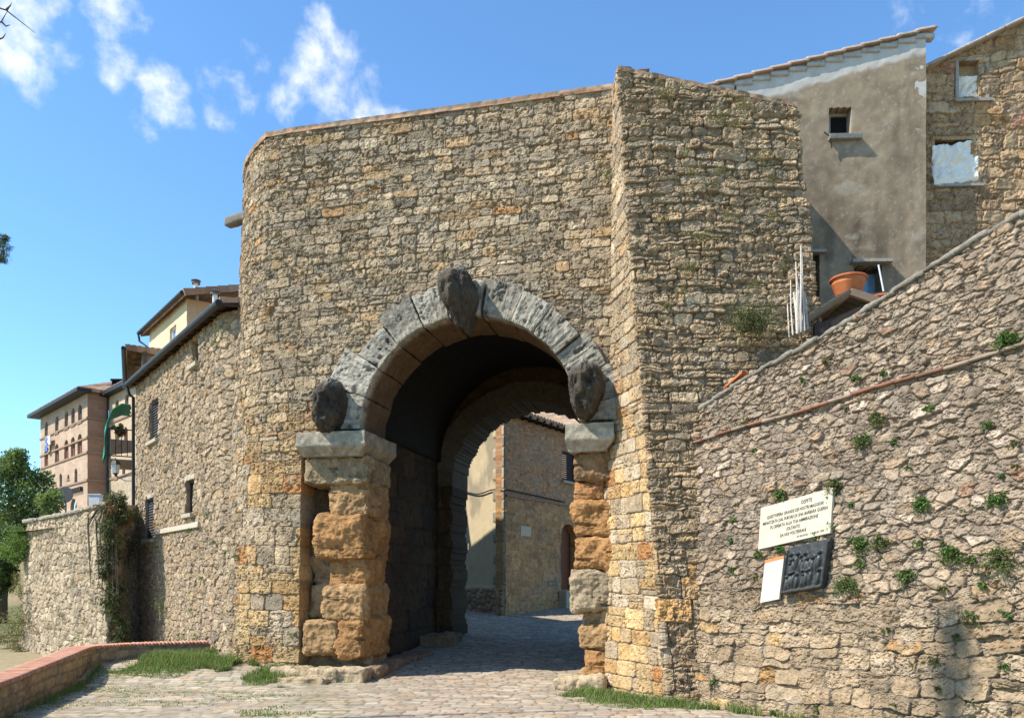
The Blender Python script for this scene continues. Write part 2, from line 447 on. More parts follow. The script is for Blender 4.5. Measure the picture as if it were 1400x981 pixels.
# ------------------------------------------------------------------ gate frame
def G(t, d, z): return np.array([-.51+.974*t+.225*d, 14-.225*t+.974*d, z])
def tof(Q):
    x = Q[..., 0]+.51; y = Q[..., 1]-14
    return .974*x-.225*y
ZS = 4.45; TC = -.29; RI = 1.98; RO = 2.62

def ground_z(X, Y):
    z = .06*np.clip(Y-14, 0, 30)
    bank = .16*sstep(-3.6, -5.2, X)*sstep(13.6, 15.2, Y)*(1-sstep(-9, -12, X))
    return z+bank

# ---- the city gate
gate = thing('city_gate', (-.8, 14.1, 0), 'tall old stone gatehouse with a round arch and three worn stone heads over the road', 'city gate')

def f_facade(u, v, Q):
    t = tof(Q)
    hs = lambda z: (.24, .38) if z < 3.6 else ((.16, .25) if z < 6.4 else (.125, .2))
    ls = lambda z: (.32, .7) if z < 3.6 else ((.22, .52) if z < 6.4 else (.2, .55))
    ID, D, LU, LV = coursed(u, v, 11, hs, ls, wob=.02, split=.1, roll=.04)
    ID2, D2, LU2, LV2 = rubble(u, v, 12, .28, .14)
    rub = (t < -4.95+.25*fbm(v*1.5, u*0, 3, 2)) & (v < 9.2)
    ID = np.where(rub, ID2, ID); D = np.where(rub, D2, D); LU = np.where(rub, LU2, LU); LV = np.where(rub, LV2, LV)
    up = stone_h(u, v, ID, D, LU, LV, 11, depth=.027, rr=.015, off=.012, tilt=.012, rough=.018, pit=.026)
    c1 = pal(ID, 20, [GREY, GTAN, TAN, LIGHT, (.36, .262, .15), (.36, .225, .115), DARK], [20, 38, 30, 5, 6, 1.2, 1.5])
    c2 = pal(ID, 30, [GREY, GTAN, TAN, LIGHT, OCH, YEL, ORG_], [5, 12, 20, 9, 26, 20, 8])
    k = sstep(6.3, 3.2, v+.8*fbm(u*.8, v*.8, 5, 3))[..., None]
    k = k*sstep(-5.2, -4.8, t)[..., None]
    c = stone_c(u, v, (c1*(1-k)+c2*k)*.95, D, 11, mortar=(.2, .165, .115), jw=.008)
    # grey water streaks down the rounded corner
    st = sstep(.1, .6, fbm(u*2.2, v*.25, 77, 3))*sstep(-4.6, -5.2, t)
    c = c*(1-.3*st)[..., None]
    return up, c
def fac_mask(u, v, c):
    t = tof(c); r = np.hypot(t-TC, v-ZS)
    arch = (v > ZS-.02) & (r < RO-.1)
    low = (v <= ZS-.02) & (t > -3.5)
    return ~(arch | low)
bb = [(-5.6, 19), (-5.75, 17.6), (-5.85, 16.6), (-5.82, 16.2), (-5.72, 15.85), (-5.5, 15.52), (-5.15, 15.24), (-4.7, 15.02)]
tt = [(-5.45, 19.2), (-5.58, 17.8), (-5.62, 16.95), (-5.5, 16.62), (-5.36, 16.3), (-5.17, 15.97), (-4.95, 15.66), (-4.63, 15.27)]
B = [(x, y, 0) for x, y in bb]+[G(-3.75, 0, 0), G(2.35, 0, 0)]
T = [(x, y, 10.2) for x, y in tt]+[G(-3.72, .28, 10.2), G(2.35, .28, 10.2)]
wall('wall', B, T, .0135, f_facade, M_STONE, gate, fac_mask, thick=.55, smooth=False)
# brick coping along the top
def f_cop(u, v, Q):
    ID, D, LU, LV = coursed(u, v, 21, (.045, .06), (.2, .32), wob=.006, split=0)
    h = .012*np.clip(D/.012, 0, 1)+.01*(rnd(ID, 2)-.5)
    return h, stone_c(u, v, pal(ID, 2, [(.36, .22, .14), (.33, .25, .18), (.26, .17, .12)], [3, 3, 2]), D, 21, jw=.006)
def off_line(L, o, dz):
    L = np.array(L, float); d = np.gradient(L, axis=0); n = np.stack([d[:, 1], -d[:, 0], d[:, 0]*0], -1); n /= np.linalg.norm(n, axis=1, keepdims=True)
    L = L+n*o; L[:, 2] += dz; return L
wall('coping', off_line(T, .045, -.01), off_line(T, .045, .085), .03, f_cop, M_BRICK, gate, thick=.6)
# roof deck and hidden rear so the block is solid
m = MB()
m.slab([G(-4.6, .5, 9.9), G(2.3, .5, 9.9), G(2.3, 6.9, 9.9), G(-4.6, 6.9, 9.9)], (0, 0, 1), .3)
m.slab([G(-4.75, 1.4, 0), G(-4.75, 6.9, 0), G(-4.75, 6.9, 9.85), G(-4.75, 1.4, 9.85)], (.974, -.225, 0), .4)
m.slab([G(2.75, 6.9, 0), G(2.75, .4, 0), G(2.75, .4, 9.85), G(2.75, 6.9, 9.85)], (-.974, .225, 0), .3)
m.build('roof_deck', M_FRAMEG, gate)
# passage walls, vault and rear arch, their deep shade put into dark colours
def f_pass(u, v, Q):
    ID, D, LU, LV = coursed(u, v, 33, (.38, .6), (.5, 1.1), wob=.03, split=.05)
    h = stone_h(u, v, ID, D, LU, LV, 33, depth=.03, rr=.03, off=.02, tilt=.015, rough=.025, pit=.02)
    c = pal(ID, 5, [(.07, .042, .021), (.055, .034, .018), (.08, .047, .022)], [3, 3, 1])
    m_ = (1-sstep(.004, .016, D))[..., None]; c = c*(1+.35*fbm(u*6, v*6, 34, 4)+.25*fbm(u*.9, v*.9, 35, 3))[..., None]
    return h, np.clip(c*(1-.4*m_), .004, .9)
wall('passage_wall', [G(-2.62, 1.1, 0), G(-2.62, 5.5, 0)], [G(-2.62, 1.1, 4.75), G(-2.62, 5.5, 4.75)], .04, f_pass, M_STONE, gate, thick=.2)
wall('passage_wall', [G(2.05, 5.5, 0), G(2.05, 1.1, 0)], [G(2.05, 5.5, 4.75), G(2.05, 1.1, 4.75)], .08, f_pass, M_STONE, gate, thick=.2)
Vv = []; Fq = []; nA = 40; nD = 10
for i in range(nA+1):
    a = PI*i/nA
    for j in range(nD+1):
        Vv.append(G(TC-2.34*math.cos(a), 1.15+4.4*j/nD, 4.7+2.34*math.sin(a)))
for i in range(nA):
    for j in range(nD):
        k = i*(nD+1)+j; Fq.append([k, k+1, k+nD+2, k+nD+1])
M_VAULTSHADE = plain('shade_black_vault', (.01, .008, .006), .95, .3, 6, bump=.5)  # near-black base colour carries the darkness of the unlit vault
o = obj('vault', np.array(Vv), Fq, M_VAULTSHADE, gate); sm_ = o.modifiers.new('t', 'SOLIDIFY'); sm_.thickness = .12; sm_.offset = 1
def f_rear(u, v, Q):
    t = tof(Q); h, c = f_pass(u, v, Q)
    r = np.hypot(t-TC, v-4.13); th = np.arctan2(v-4.13, t-TC)
    ring = (r < 2.45) & (v > 4.13)
    k = np.floor(th*6.4); fr = np.abs(th*6.4-k-.5)
    h = np.where(ring, .05-.03*sstep(.44, .5, fr)+.015*fbm(u*8, v*8, 4, 3), h)
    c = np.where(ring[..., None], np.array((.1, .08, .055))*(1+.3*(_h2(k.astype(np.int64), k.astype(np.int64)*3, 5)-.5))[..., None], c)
    return h, c
def rear_mask(u, v, c):
    t = tof(c); r = np.hypot(t-TC, v-4.13)
    return ~(((v > 4.13) & (r < 1.95+.02*np.sin(t*23))) | ((v <= 4.13) & (np.abs(t-TC) < 1.95+.03*np.sin(v*9))))
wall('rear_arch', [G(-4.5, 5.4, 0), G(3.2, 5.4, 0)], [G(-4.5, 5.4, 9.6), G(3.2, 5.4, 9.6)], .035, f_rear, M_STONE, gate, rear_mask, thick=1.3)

# voussoirs
bounds_l = [178, 161, 145, 129, 113, 99]
bounds_r = [82, 66, 53, 37, 22, 9, 1]
vspec = []
for b in (bounds_l, bounds_r):
    for i in range(len(b)-1): vspec.append((b[i+1], b[i]))
vspec.append((82.6, 98.4))
rv = random.Random(5)
for i, (a0, a1) in enumerate(vspec):
    a0, a1 = math.radians(a0+.22), math.radians(a1-.22)
    key = i == len(vspec)-1
    ro = RO+rv.uniform(-.17, .12); 
    if key: ro = RO-.05
    rm = (RI+ro)/2; am = (a0+a1)/2
    half = ((a1-a0)/2*rm, (ro-RI)/2, .62)
    proud = .05+rv.uniform(-.03, .05)
    V, Fq, n1, n2 = rock(half, .018, .022, 3.6, 100+i, .02)
    # long weathering grooves on the face along the bed of each block
    g = fbm(V[:, 0]*20+i*3, V[:, 1]*2.2, 200+i, 4)
    g2 = fbm(V[:, 0]*9+i*5, V[:, 1]*7, 300+i, 4)
    V[:, 2] += np.where(V[:, 2] < -.5, .016*g+.01*fbm(V[:, 0]*30, V[:, 1]*22, 330+i, 3)+.04*sstep(.25, .6, g2), 0)
    th = am-V[:, 0]/(rm)*(1+(V[:, 1]*0)); r = rm+V[:, 1]
    W = np.array([G(TC+rr*math.cos(tq), .62-proud+z, ZS+rr*math.sin(tq)) for rr, tq, z in zip(r, th, V[:, 2])])
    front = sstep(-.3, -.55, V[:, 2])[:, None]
    base = np.array((.31, .28, .22))*rv.uniform(.74, 1.1); inner = np.array((.12, .075, .042))  # soffit colour darker than the face, its shade painted in
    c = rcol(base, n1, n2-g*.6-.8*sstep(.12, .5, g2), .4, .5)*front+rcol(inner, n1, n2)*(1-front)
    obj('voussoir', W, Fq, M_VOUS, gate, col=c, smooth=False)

# carved heads, worn to lumps
def head(t, z, w, h, proj, seed, taper_dn, lean=0.):
    nu, nv = 110, 86; V = []
    th = np.linspace(0, 2*PI, nu, endpoint=False); ph = np.linspace(.02, PI-.02, nv)
    TH, PH = np.meshgrid(th, ph, indexing='ij')
    x = np.sin(PH)*np.cos(TH); y = np.sin(PH)*np.sin(TH); zz = np.cos(PH)
    x = np.sign(x)*np.abs(x)**.85; y = np.sign(y)*np.abs(y)**.85
    p = np.stack([x, y, zz], -1).reshape(-1, 3)
    n1 = fbm3(p*1.6+seed*5.3, seed, 4); n2 = fbm3(p*6+seed, seed+9, 3)
    n3 = fbm3(p*13+seed, seed+19, 3); n6 = fbm3(p*30+seed, seed+29, 3); rr = 1+.2*n1+.05*n2+.02*n3+.008*n6
    k = 1-taper_dn*sstep(.2, -1, p[:, 2])
    X = p[:, 0]*w/2*rr*k+lean*p[:, 2]; Yd = p[:, 1]*proj*rr*(1-.5*taper_dn*sstep(.3, -1, p[:, 2])); Z = p[:, 2]*h/2*rr
    fr = p[:, 1] < -.2
    # worn brow, eye hollows, nose and chin
    lx = p[:, 0]; lz = p[:, 2]
    for ex in (-.36, .36):
        Yd = Yd+np.where(fr, .07*proj/.5*np.exp(-((lx-ex)**2/.03+(lz-.12)**2/.03)), 0)
    Yd = Yd-np.where(fr, .07*np.exp(-(lx**2/.02+(lz+.05)**2/.08)), 0)
    Yd = Yd+np.where(fr, .05*np.exp(-(lx**2/.1+(lz+.42)**2/.008)), 0)
    Yd = Yd-np.where(fr, .06*np.exp(-(lx**2/.2+(lz-.34)**2/.012)), 0)
    W = np.array([G(t+a, -.12+b, z+c) for a, b, c in zip(X, Yd, Z)])
    idx = np.arange(nu*nv).reshape(nu, nv); ii = np.roll(idx, -1, 0)
    q = np.stack([idx[:, :-1], idx[:, 1:], ii[:, 1:], ii[:, :-1]], -1).reshape(-1, 4)
    V = np.concatenate([W, [G(t+lean, -.12, z+h/2), G(t-lean, -.12, z-h/2)]])
    c = rcol((.055, .046, .034), n1, n2+n3, .45, .45); lit_top = sstep(.55, 1.1, p[:, 2]+.3*n1)[:, None]; c = c*(1-lit_top)+rcol((.2, .18, .14), n1, n3, .4, .5)*lit_top; c = np.concatenate([c, c[:2]])  # pale crown paints the sunlit top, mixed with lichen
    Fl = q.tolist()+[[nu*nv, ii[i, 0], idx[i, 0], idx[i, 0]][:3] for i in range(nu)]+[[nu*nv+1, idx[i, -1], ii[i, -1]] for i in range(nu)]
    return obj('carved_head', V, Fl, M_VOUS, gate, col=c, smooth=False)
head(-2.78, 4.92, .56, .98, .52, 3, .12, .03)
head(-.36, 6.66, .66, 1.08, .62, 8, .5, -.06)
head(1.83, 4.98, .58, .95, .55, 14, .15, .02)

# imposts: thick grey cornice slabs
def impost(t0, t1, d0, d1, z0, z1, seed, cut):
    hx = np.array([(t1-t0)/2, (d1-d0)/2, (z1-z0)/2])
    def tp(V):
        k = sstep(-.1, -1, V[:, 2]/hx[2])
        V = V.copy(); V[:, 0] -= cut*k*(V[:, 0] > 0)*.8-cut*k*(V[:, 0] < 0)*.25; V[:, 1] += cut*k*(V[:, 1] < 0)*.7
        return V
    V, Fq, n1, n2 = rock(hx, .012, .02, 3.4, seed, .02, taper=tp)
    W = np.array([G((t0+t1)/2+a, (d0+d1)/2+b, (z0+z1)/2+c) for a, b, c in V])
    obj('impost', W, Fq, M_VOUS, gate, smooth=False, col=rcol((.29, .255, .19), n1, n2, .45, .5))
impost(-3.42, -2.08, -.28, 1.25, 4.05, 4.47, 61, .2)
impost(1.48, 2.3, -.22, 1.2, 3.98, 4.43, 62, .16)

# piers of eroded orange tufa
def blocks(rows, seed):
    out = []
    for i, (t0, t1, d0, d1, z0, z1, col) in enumerate(rows):
        V, Fq, n1, n2 = rock(((t1-t0)/2, (d1-d0)/2, (z1-z0)/2), .1, .085, 2.4, seed+i*3, .02)
        # bedding layers eaten back by weather, plus fine grit
        n4 = fbm3(V*np.array((3.6, 3.6, 9))+seed+i, seed+i, 4); n5 = fbm3(V*26+i, seed+i+5, 3)
        hd = V*np.array((1, 1, .25)); hd /= np.maximum(np.linalg.norm(hd, axis=1, keepdims=True), 1e-6)
        V = V+hd*(.03*n4-.055*sstep(.18, .55, n4)+.012*n5)[:, None]; n2 = n2*.5+n5*.7-.9*sstep(.12, .5, n4)  # hollows also darkened in colour, painting their shade
        W = np.array([G((t0+t1)/2+a, (d0+d1)/2+b, (z0+z1)/2+c) for a, b, c in V])
        out.append((W, Fq, rcol(col, n1, n2, .3, .35)))
    return catm(out)
T1 = (.3, .185, .085); T2 = (.29, .155, .06); T3 = (.28, .195, .105); T4 = (.29, .225, .14)
rowsL = [(-3.42, -2.16, -.02, 1.2, 3.56, 4.1, (.27, .2, .115)), (-2.98, -2.2, .1, 1.2, 2.95, 3.62, T1), (-3.16, -2.18, -.06, 1.2, 2.2, 3.0, T2),
         (-2.98, -2.22, .1, 1.2, 1.64, 2.26, T2), (-3.04, -2.2, -.0, 1.2, 1.06, 1.7, T1), (-2.74, -2.2, -.08, 1.2, .4, 1.14, T2),
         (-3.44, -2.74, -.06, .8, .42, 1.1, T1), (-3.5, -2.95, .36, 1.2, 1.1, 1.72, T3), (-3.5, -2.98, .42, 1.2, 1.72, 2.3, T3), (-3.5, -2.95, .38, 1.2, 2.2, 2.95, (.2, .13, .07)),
         (-3.55, -2.9, .62, 1.2, 2.9, 3.6, (.12, .075, .04)), (-3.5, -2.25, .35, 1.2, -.1, .46, T3)]  # darker colours on the set-back blocks paint the shade of the recess
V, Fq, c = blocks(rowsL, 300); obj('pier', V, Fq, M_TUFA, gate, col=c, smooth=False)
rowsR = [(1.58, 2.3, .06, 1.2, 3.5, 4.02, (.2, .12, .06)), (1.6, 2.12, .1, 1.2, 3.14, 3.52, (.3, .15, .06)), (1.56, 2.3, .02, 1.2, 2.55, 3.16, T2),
         (1.58, 2.3, 0, 1.2, 1.98, 2.57, (.34, .18, .07)), (1.55, 2.3, -.06, 1.2, 1.26, 2.0, T4), (1.75, 2.3, .12, 1.2, 1.02, 1.3, (.3, .2, .11)),
         (1.66, 2.3, .02, 1.2, .66, 1.06, T1), (1.75, 2.3, .02, 1.2, .14, .68, T2), (1.6, 2.3, .1, 1.2, -.2, .2, T3), (1.95, 2.3, .3, 1.2, -.1, 4.0, (.26, .17, .09))]
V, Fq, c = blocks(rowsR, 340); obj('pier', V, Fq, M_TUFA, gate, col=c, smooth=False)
# weathered base stones at the foot of each pier
bs = [(-3.65, -.12, .16, .2, .3, .17), (-3.25, -.2, .15, .24, .28, .16), (-2.8, -.25, .17, .26, .26, .17), (-2.35, -.15, .15, .28, .3, .18), (-3.1, -.5, .04, .42, .24, .13),
      (-2.2, .5, .12, .25, .5, .2), (-2.3, 1.3, .16, .3, .4, .16), (1.55, -.1, .12, .22, .3, .14), (1.93, -.12, .12, .2, .28, .15), (-2.25, 4.6, .4, .35, .5, .3), (-2.2, 2.6, .15, .25, .6, .2)]
for i, (t, d, z, a, b, h) in enumerate(bs):
    V, Fq, n1, n2 = rock((a*1.1, b, h*.8), .05, .06, 3.2, 400+i, .024)
    W = np.array([G(t+x, d+y, z*.75+k) for x, y, k in V])
    obj('base_stone', W, Fq, M_TUFA, gate, smooth=False, col=rcol((.36, .275, .17) if i not in (5, 6, 9, 10) else (.2, .13, .08), n1, n2))  # stones inside the passage get a darker colour for its shade
# stone waterspout on the rounded corner
V, Fq, n1, n2 = rock((.34, .1, .1), .05, .02, 5, 77, .04)
c0 = P(326, 300, 16.6); a = math.radians(150); R = np.array([[math.cos(a), -math.sin(a), 0], [math.sin(a), math.cos(a), 0], [0, 0, 1]])
obj('waterspout', V@R.T+c0, Fq, M_VOUS, gate, col=rcol((.17, .15, .12), n1, n2))

# ------------------------------------------------------------------ the tower beside the gate
tower = thing('corner_tower', (3, 12.5, 0), 'leaning rough stone tower projecting right of the arch, weeds on its face', 'tower')
def f_tower(u, v, Q):
    fl = u < 2.02
    hs = lambda z: (.2, .34) if z < 4 else (.15, .27)
    I1, D1, a1, b1 = coursed(u, v, 51, hs, (.26, .62), wob=.02, split=.1, roll=.04)
    I2, D2, a2, b2 = coursed(u, v, 52, (.08, .2), (.18, .56), wob=.04, split=.3, roll=.07)
    I3, D3, a3, b3 = coursed(u, v, 53, (.28, .42), (.35, .8), wob=.03, split=.12, roll=.05)
    lo = v < 2.6+.4*fbm(u*2, v, 5, 2)
    ID = np.where(fl, I1, np.where(lo, I3, I2)); D = np.where(fl, D1, np.where(lo, D3, D2)); LU = np.where(fl, a1, a2); LV = np.where(fl, b1, b2)
    h1 = stone_h(u, v, ID, D, LU, LV, 51, depth=.03, rr=.026, off=.012, tilt=.01, rough=.012, pit=.016)
    h2 = stone_h(u, v, ID, D, LU, LV, 52, depth=.044, rr=.018, off=.022, tilt=.026, rough=.03, pit=.028)
    h = np.where(fl, h1, h2)
    cA = pal(ID, 7, [GREY, GTAN, TAN, LIGHT, (.37, .27, .155), (.36, .23, .12)], [20, 32, 28, 8, 8, 2]); cB = pal(ID, 9, [GTAN, TAN, LIGHT, YEL, OCH, ORG_], [8, 18, 16, 30, 16, 4])
    k = sstep(6.5, 3, v+.9*fbm(u, v*.7, 8, 3))[..., None]
    cf_ = cA*(1-k)+cB*k
    cR = pal(ID, 12, [GREY, GTAN, TAN, LIGHT, RED, DARK], [30, 40, 24, 6, .3, 3])
    cR2 = pal(ID, 14, [GREY, GTAN, TAN, YEL, OCH], [20, 34, 24, 8, 8])
    k2 = sstep(3.6, 1.6, v)[..., None]
    c = np.where(fl[..., None], cf_, (cR*(1-k2)+cR2*k2)*np.array((.97, .925, .87)))
    return h, stone_c(u, v, c, D, 51, mortar=(.2, .165, .115), jw=.009)
TB = [(1.42, 13.85, 0), (2.34, 11.97, 0), (5.05, 11.75, 0), (5.2, 14.8, 0)]
TT = [(1.74, 14.1, 10.12), (1.71, 12.9, 9.98), (4.58, 13.0, 9.45), (4.66, 14.86, 9.8)]
wall('wall', TB, TT, .0135, f_tower, M_STONE, tower, thick=.5, smooth=False)
wall('coping', off_line(TT, .03, -.01), off_line(TT, .03, .06), .03, f_cop, M_BRICK, tower, thick=.22)
m = MB(); m.slab([(1.9, 13.1, 9.2), (4.5, 13.2, 9.2), (4.6, 14.8, 9.2), (1.9, 14.3, 9.2)], (0, 0, 1), .3); m.build('roof_deck', M_FRAMEG, tower)

# ------------------------------------------------------------------ plane walls addressed by pixel rays (at build time only)
class PW:
    def __init__(s, A, Bp, lean=0.):
        s.A = np.array(A, float); d = np.array(Bp, float)-s.A; d[2] = 0; s.L = np.linalg.norm(d); s.e = d/s.L
        s.nh = np.array([s.e[1], -s.e[0], 0]); up = np.array([0, 0, 1.])-s.nh*lean
        s.w = up; s.n = np.cross(s.e, up); s.n /= np.linalg.norm(s.n)
    def pt(s, q, z, out=0.): return s.A+s.e*q+s.w*(z-s.A[2])+s.n*out
    def hit(s, px, py, out=0.):
        o = np.array([0, 0, E]); d = np.array([(px-700)/F, 1, (HOR-py)/F])
        k = np.dot(s.A+s.n*out-o, s.n)/np.dot(d, s.n); p = o+d*k
        return p
    def sz(s, px, py):
        p = s.hit(px, py); return float(np.dot(p-s.A, s.e)), float(p[2])
    def rect(s, x0, y0, x1, y1):
        a = [s.sz(x0, y0), s.sz(x1, y0), s.sz(x0, y1), s.sz(x1, y1)]
        return (a[0][0]+a[2][0])/2, (a[1][0]+a[3][0])/2, (a[2][1]+a[3][1])/2, (a[0][1]+a[1][1])/2
def holes(rects, s0=0.):
    def f(u, v, c):
        k = np.ones(len(u), bool)
        for (a, b, z0, z1) in rects: k &= ~((u+s0 > a) & (u+s0 < b) & (v > z0) & (v < z1))
        return k
    return f

# ------------------------------------------------------------------ retaining wall on the right
RW = PW((2.72, 12.0, 0), (5.05, 8.17, 0), lean=.068)
rwall = thing('retaining_wall', (4, 10, 0), 'high battered rubble retaining wall on the right with sloping top and brick band', 'retaining wall')
def ztop(s): return 4.52+.262*s+.03*np.sin(s*2.1)
def zband(s): return 3.95+.068*s
def f_rw(u, v, Q):
    s = u-.5
    vs = v-.05*s
    ID, D, LU, LV = rubble(u, vs, 71, .22, .11, jit=.85, warp=.24, pn=3.4)
    I2, D2, L2, M2 = coursed(u, vs, 72, (.15, .3), (.22, .6), wob=.05, split=.2, roll=.08)
    lo = v < 1.65+.35*fbm(u*1.3, v, 5, 3)
    I3, D3, L3, M3 = rubble(u, vs-.1*s, 73, .2, .09, jit=.85, warp=.24, pn=3.2)
    hi = v > zband(s)+.02
    ID = np.where(lo, I2, np.where(hi, I3, ID)); D = np.where(lo, D2, np.where(hi, D3, D)); LU = np.where(lo, L2, LU); LV = np.where(lo, M2, LV)
    h = stone_h(u, v, ID, D, LU, LV, 71, depth=.033, rr=.014, off=.018, tilt=.026, rough=.024, pit=.018)
    h = h-.03*sstep(-.01, .03, v-zband(s))
    c1 = pal(ID, 3, [(.33, .285, .225), (.29, .25, .2), (.37, .31, .235), (.44, .39, .32), (.34, .27, .195), (.33, .23, .165)], [28, 26, 24, 9, 5, 1])
    c2 = pal(ID, 6, [TAN, YEL, (.36, .3, .21), OCH, LIGHT], [30, 6, 34, 4, 8])
    k = sstep(2.6, 1.0, v)[..., None]
    c = stone_c(u, v, (c1*(1-k)+c2*k)*np.array((.93, .9, .86)), D, 71, mortar=(.22, .19, .145), jw=.01)
    c = c*np.array((.9, .91, .94))*(1-.2*sstep(.05, .5, fbm(u*.7, v*.9, 79, 4)))[..., None]
    return h, c
ss = np.linspace(-.5, 7.5, 33)
wall('wall', [RW.pt(s, -.1) for s in ss], [RW.pt(s, ztop(s)) for s in ss], .0125, f_rw, M_STONE, rwall, thick=.55, smooth=False)
# rough mortar coping
parts = []
for i, s in enumerate(np.arange(-.45, 7.4, .36)):
    V, Fq, n1, n2 = rock((.21, .26, .03), .014, .022, 6, 500+i, .03)
    a = RW.e+np.array([0, 0, .262]); a /= np.linalg.norm(a); b = -RW.nh; c3 = np.cross(a, b)
    W = V[:, :1]*a+V[:, 1:2]*b+V[:, 2:]*c3+RW.pt(s, ztop(s)+.0, -.23)
    parts.append((W, Fq, rcol((.19, .17, .135), n1, n2, .4, .5)))
V, Fq, c = catm(parts); obj('coping', V, Fq, M_STONE, rwall, col=c)
# flat red brick string course
parts = []
rb = random.Random(3)
s = -.3; i = 0
while s < 7.3:
    ln = rb.uniform(.22, .36); sag = .012*math.sin(s*3)
    V, Fq, n1, n2 = rock((ln/2-.003, .075, .019), .006, .006, 6, 600+i, .05)
    W = V[:, :1]*(RW.e+np.array([0, 0, .068]))+V[:, 1:2]*(-RW.nh)+V[:, 2:]*np.array([0, 0, 1])+RW.pt(s+ln/2, zband(s+ln/2)+sag, .0)
    cc = rb.choice([(.2, .095, .06), (.23, .115, .075), (.17, .095, .065), (.25, .19, .14)])
    parts.append((W, Fq, rcol(cc, n1, n2)))
    s += ln; i += 1
V, Fq, c = catm(parts); obj('brick_band', V, Fq, M_BRICK, rwall, col=c)

# plaques on it
def para(px4, out, shrink=1.):
    q = [RW.hit(x, y, out) for x, y in px4]
    c = sum(q)/4; eu = ((q[1]-q[0])+(q[2]-q[3]))/2; ev = ((q[0]-q[3])+(q[1]-q[2]))/2
    return c, eu, ev
n = RW.n
c, eu, ev = para([(1040, 693), (1139, 667), (1135, 727), (1036, 752)], .075)
pl = thing('marble_plaque', c-ev/2, 'cream marble tablet with an inscription in capitals, mounted on the right wall', 'plaque')
m = MB(); m.slab([c-eu/2-ev/2, c+eu/2-ev/2, c+eu/2+ev/2, c-eu/2+ev/2], n, .05); m.build('tablet', M_MARBLE, pl, bev=.006)
from mathutils import Matrix
def text_mesh(lines, c, eu, ev, out, mat, parent):
    """lines: (text, x in -.5..+.5 centre, y in -.5..+.5, height as share of ev)"""
    W = np.linalg.norm(eu); VV = []; FF = []
    for tx, x, y, hgt, wid in lines:
        cu = bpy.data.curves.new('t', 'FONT'); cu.body = tx; cu.align_x = 'CENTER'; cu.align_y = 'CENTER'; cu.resolution_u = 2; cu.offset = .014
        to = bpy.data.objects.new('t', cu); COL.objects.link(to)
        dg = bpy.context.evaluated_depsgraph_get(); me = to.evaluated_get(dg).to_mesh()
        v = np.array([p.co[:] for p in me.vertices]); f = [list(p.vertices) for p in me.polygons]
        to.evaluated_get(dg).to_mesh_clear(); bpy.data.objects.remove(to); bpy.data.curves.remove(cu)
        if not len(v): continue
        sx = wid/max(np.ptp(v[:, 0]), .01); sy = hgt/.7
        b = len(VV)
        for p in v: VV.append(c+eu*(x+p[0]*sx)+ev*(y+p[1]*sy)+n*out)
        FF += [[i+b for i in q] for q in f]
    return obj('inscription', np.array(VV), FF, mat, parent, smooth=False)
text_mesh([('OSPITE', .16, .36, .085, .15), ("QUEST'OPERA GRANDE DEI NOSTRI MAGGIORI", .0, .215, .075, .78), ('MINACCIATA DAL FURORE DI UNA BARBARA GUERRA', .0, .085, .075, .9),
           ('FU SERBATA ALLA TUA AMMIRAZIONE', .0, -.045, .075, .66), ('SOLTANTO', .0, -.17, .075, .19), ('DA NOI VOLTERRANI', .0, -.295, .075, .36), ('30 GIUGNO - 1 LUGLIO 1944', .24, -.41, .045, .36)],
          c, eu, ev, .003, M_INK, pl)
c, eu, ev = para([(1076, 748), (1133, 735), (1122, 803), (1067, 812)], .13)
br = thing('bronze_relief', c-ev/2, 'dark bronze relief panel of crowded small figures, below the marble tablet', 'relief')
m = MB(); m.slab([c-eu/2-ev/2-n*.035, c+eu/2-ev/2-n*.035, c+eu/2+ev/2-n*.035, c-eu/2+ev/2-n*.035], n, .09); m.build('backing', M_BRONZE, br)
nn = 90; gx, gy = np.meshgrid(np.linspace(-.5, .5, nn), np.linspace(-.5, .5, nn), indexing='ij')
hh = .012*fbm(gx*9, gy*9, 4, 3)
rr_ = random.Random(9)
for i in range(26):
    fx = rr_.uniform(-.4, .38); fy = rr_.choice([-.28, -.05, .02, .1])+rr_.uniform(-.05, .05)
    hh = np.maximum(hh, .05*np.exp(-(((gx-fx)/.05)**2+((gy-fy)/.15)**2)**1.5)+.004*fbm(gx*30, gy*12, i, 2))
    hh = np.maximum(hh, .065*np.exp(-(((gx-fx-rr_.uniform(-.02, .02))/.035)**2+((gy-fy-.17)/.04)**2)**1.5))
hh = np.maximum(hh, .045*sstep(.45, .49, np.abs(gx))*(gy < .45)); hh = np.maximum(hh, .055*sstep(-.42, -.47, gy))
hh *= sstep(.5, .485, np.maximum(np.abs(gx), np.abs(gy)))
W = c+gx[..., None]*eu+gy[..., None]*ev+n*(hh[..., None]-.03)
idx = np.arange(nn*nn).reshape(nn, nn); q = np.stack([idx[:-1, :-1], idx[1:, :-1], idx[1:, 1:], idx[:-1, 1:]], -1).reshape(-1, 4)
obj('figures', W.reshape(-1, 3), q, M_BRONZE, br)
c, eu, ev = para([(1046, 766), (1072, 758), (1065, 819), (1039, 823)], .09)
ip = thing('information_panel', c-ev/2, 'narrow white panel with an orange top strip, left of the bronze relief', 'panel')
m = MB(); m.slab([c-eu/2-ev/2, c+eu/2-ev/2, c+eu/2+ev/2, c-eu/2+ev/2], n, .03); m.build('board', M_PANEL, ip, bev=.004)
m = MB(); m.slab([c-eu*.5+ev*.43+n*.003, c+eu*.5+ev*.43+n*.003, c+eu*.5+ev*.5+n*.003, c-eu*.5+ev*.5+n*.003], n, .002); m.build('top_strip', M_ORANGE, ip)
m = MB()
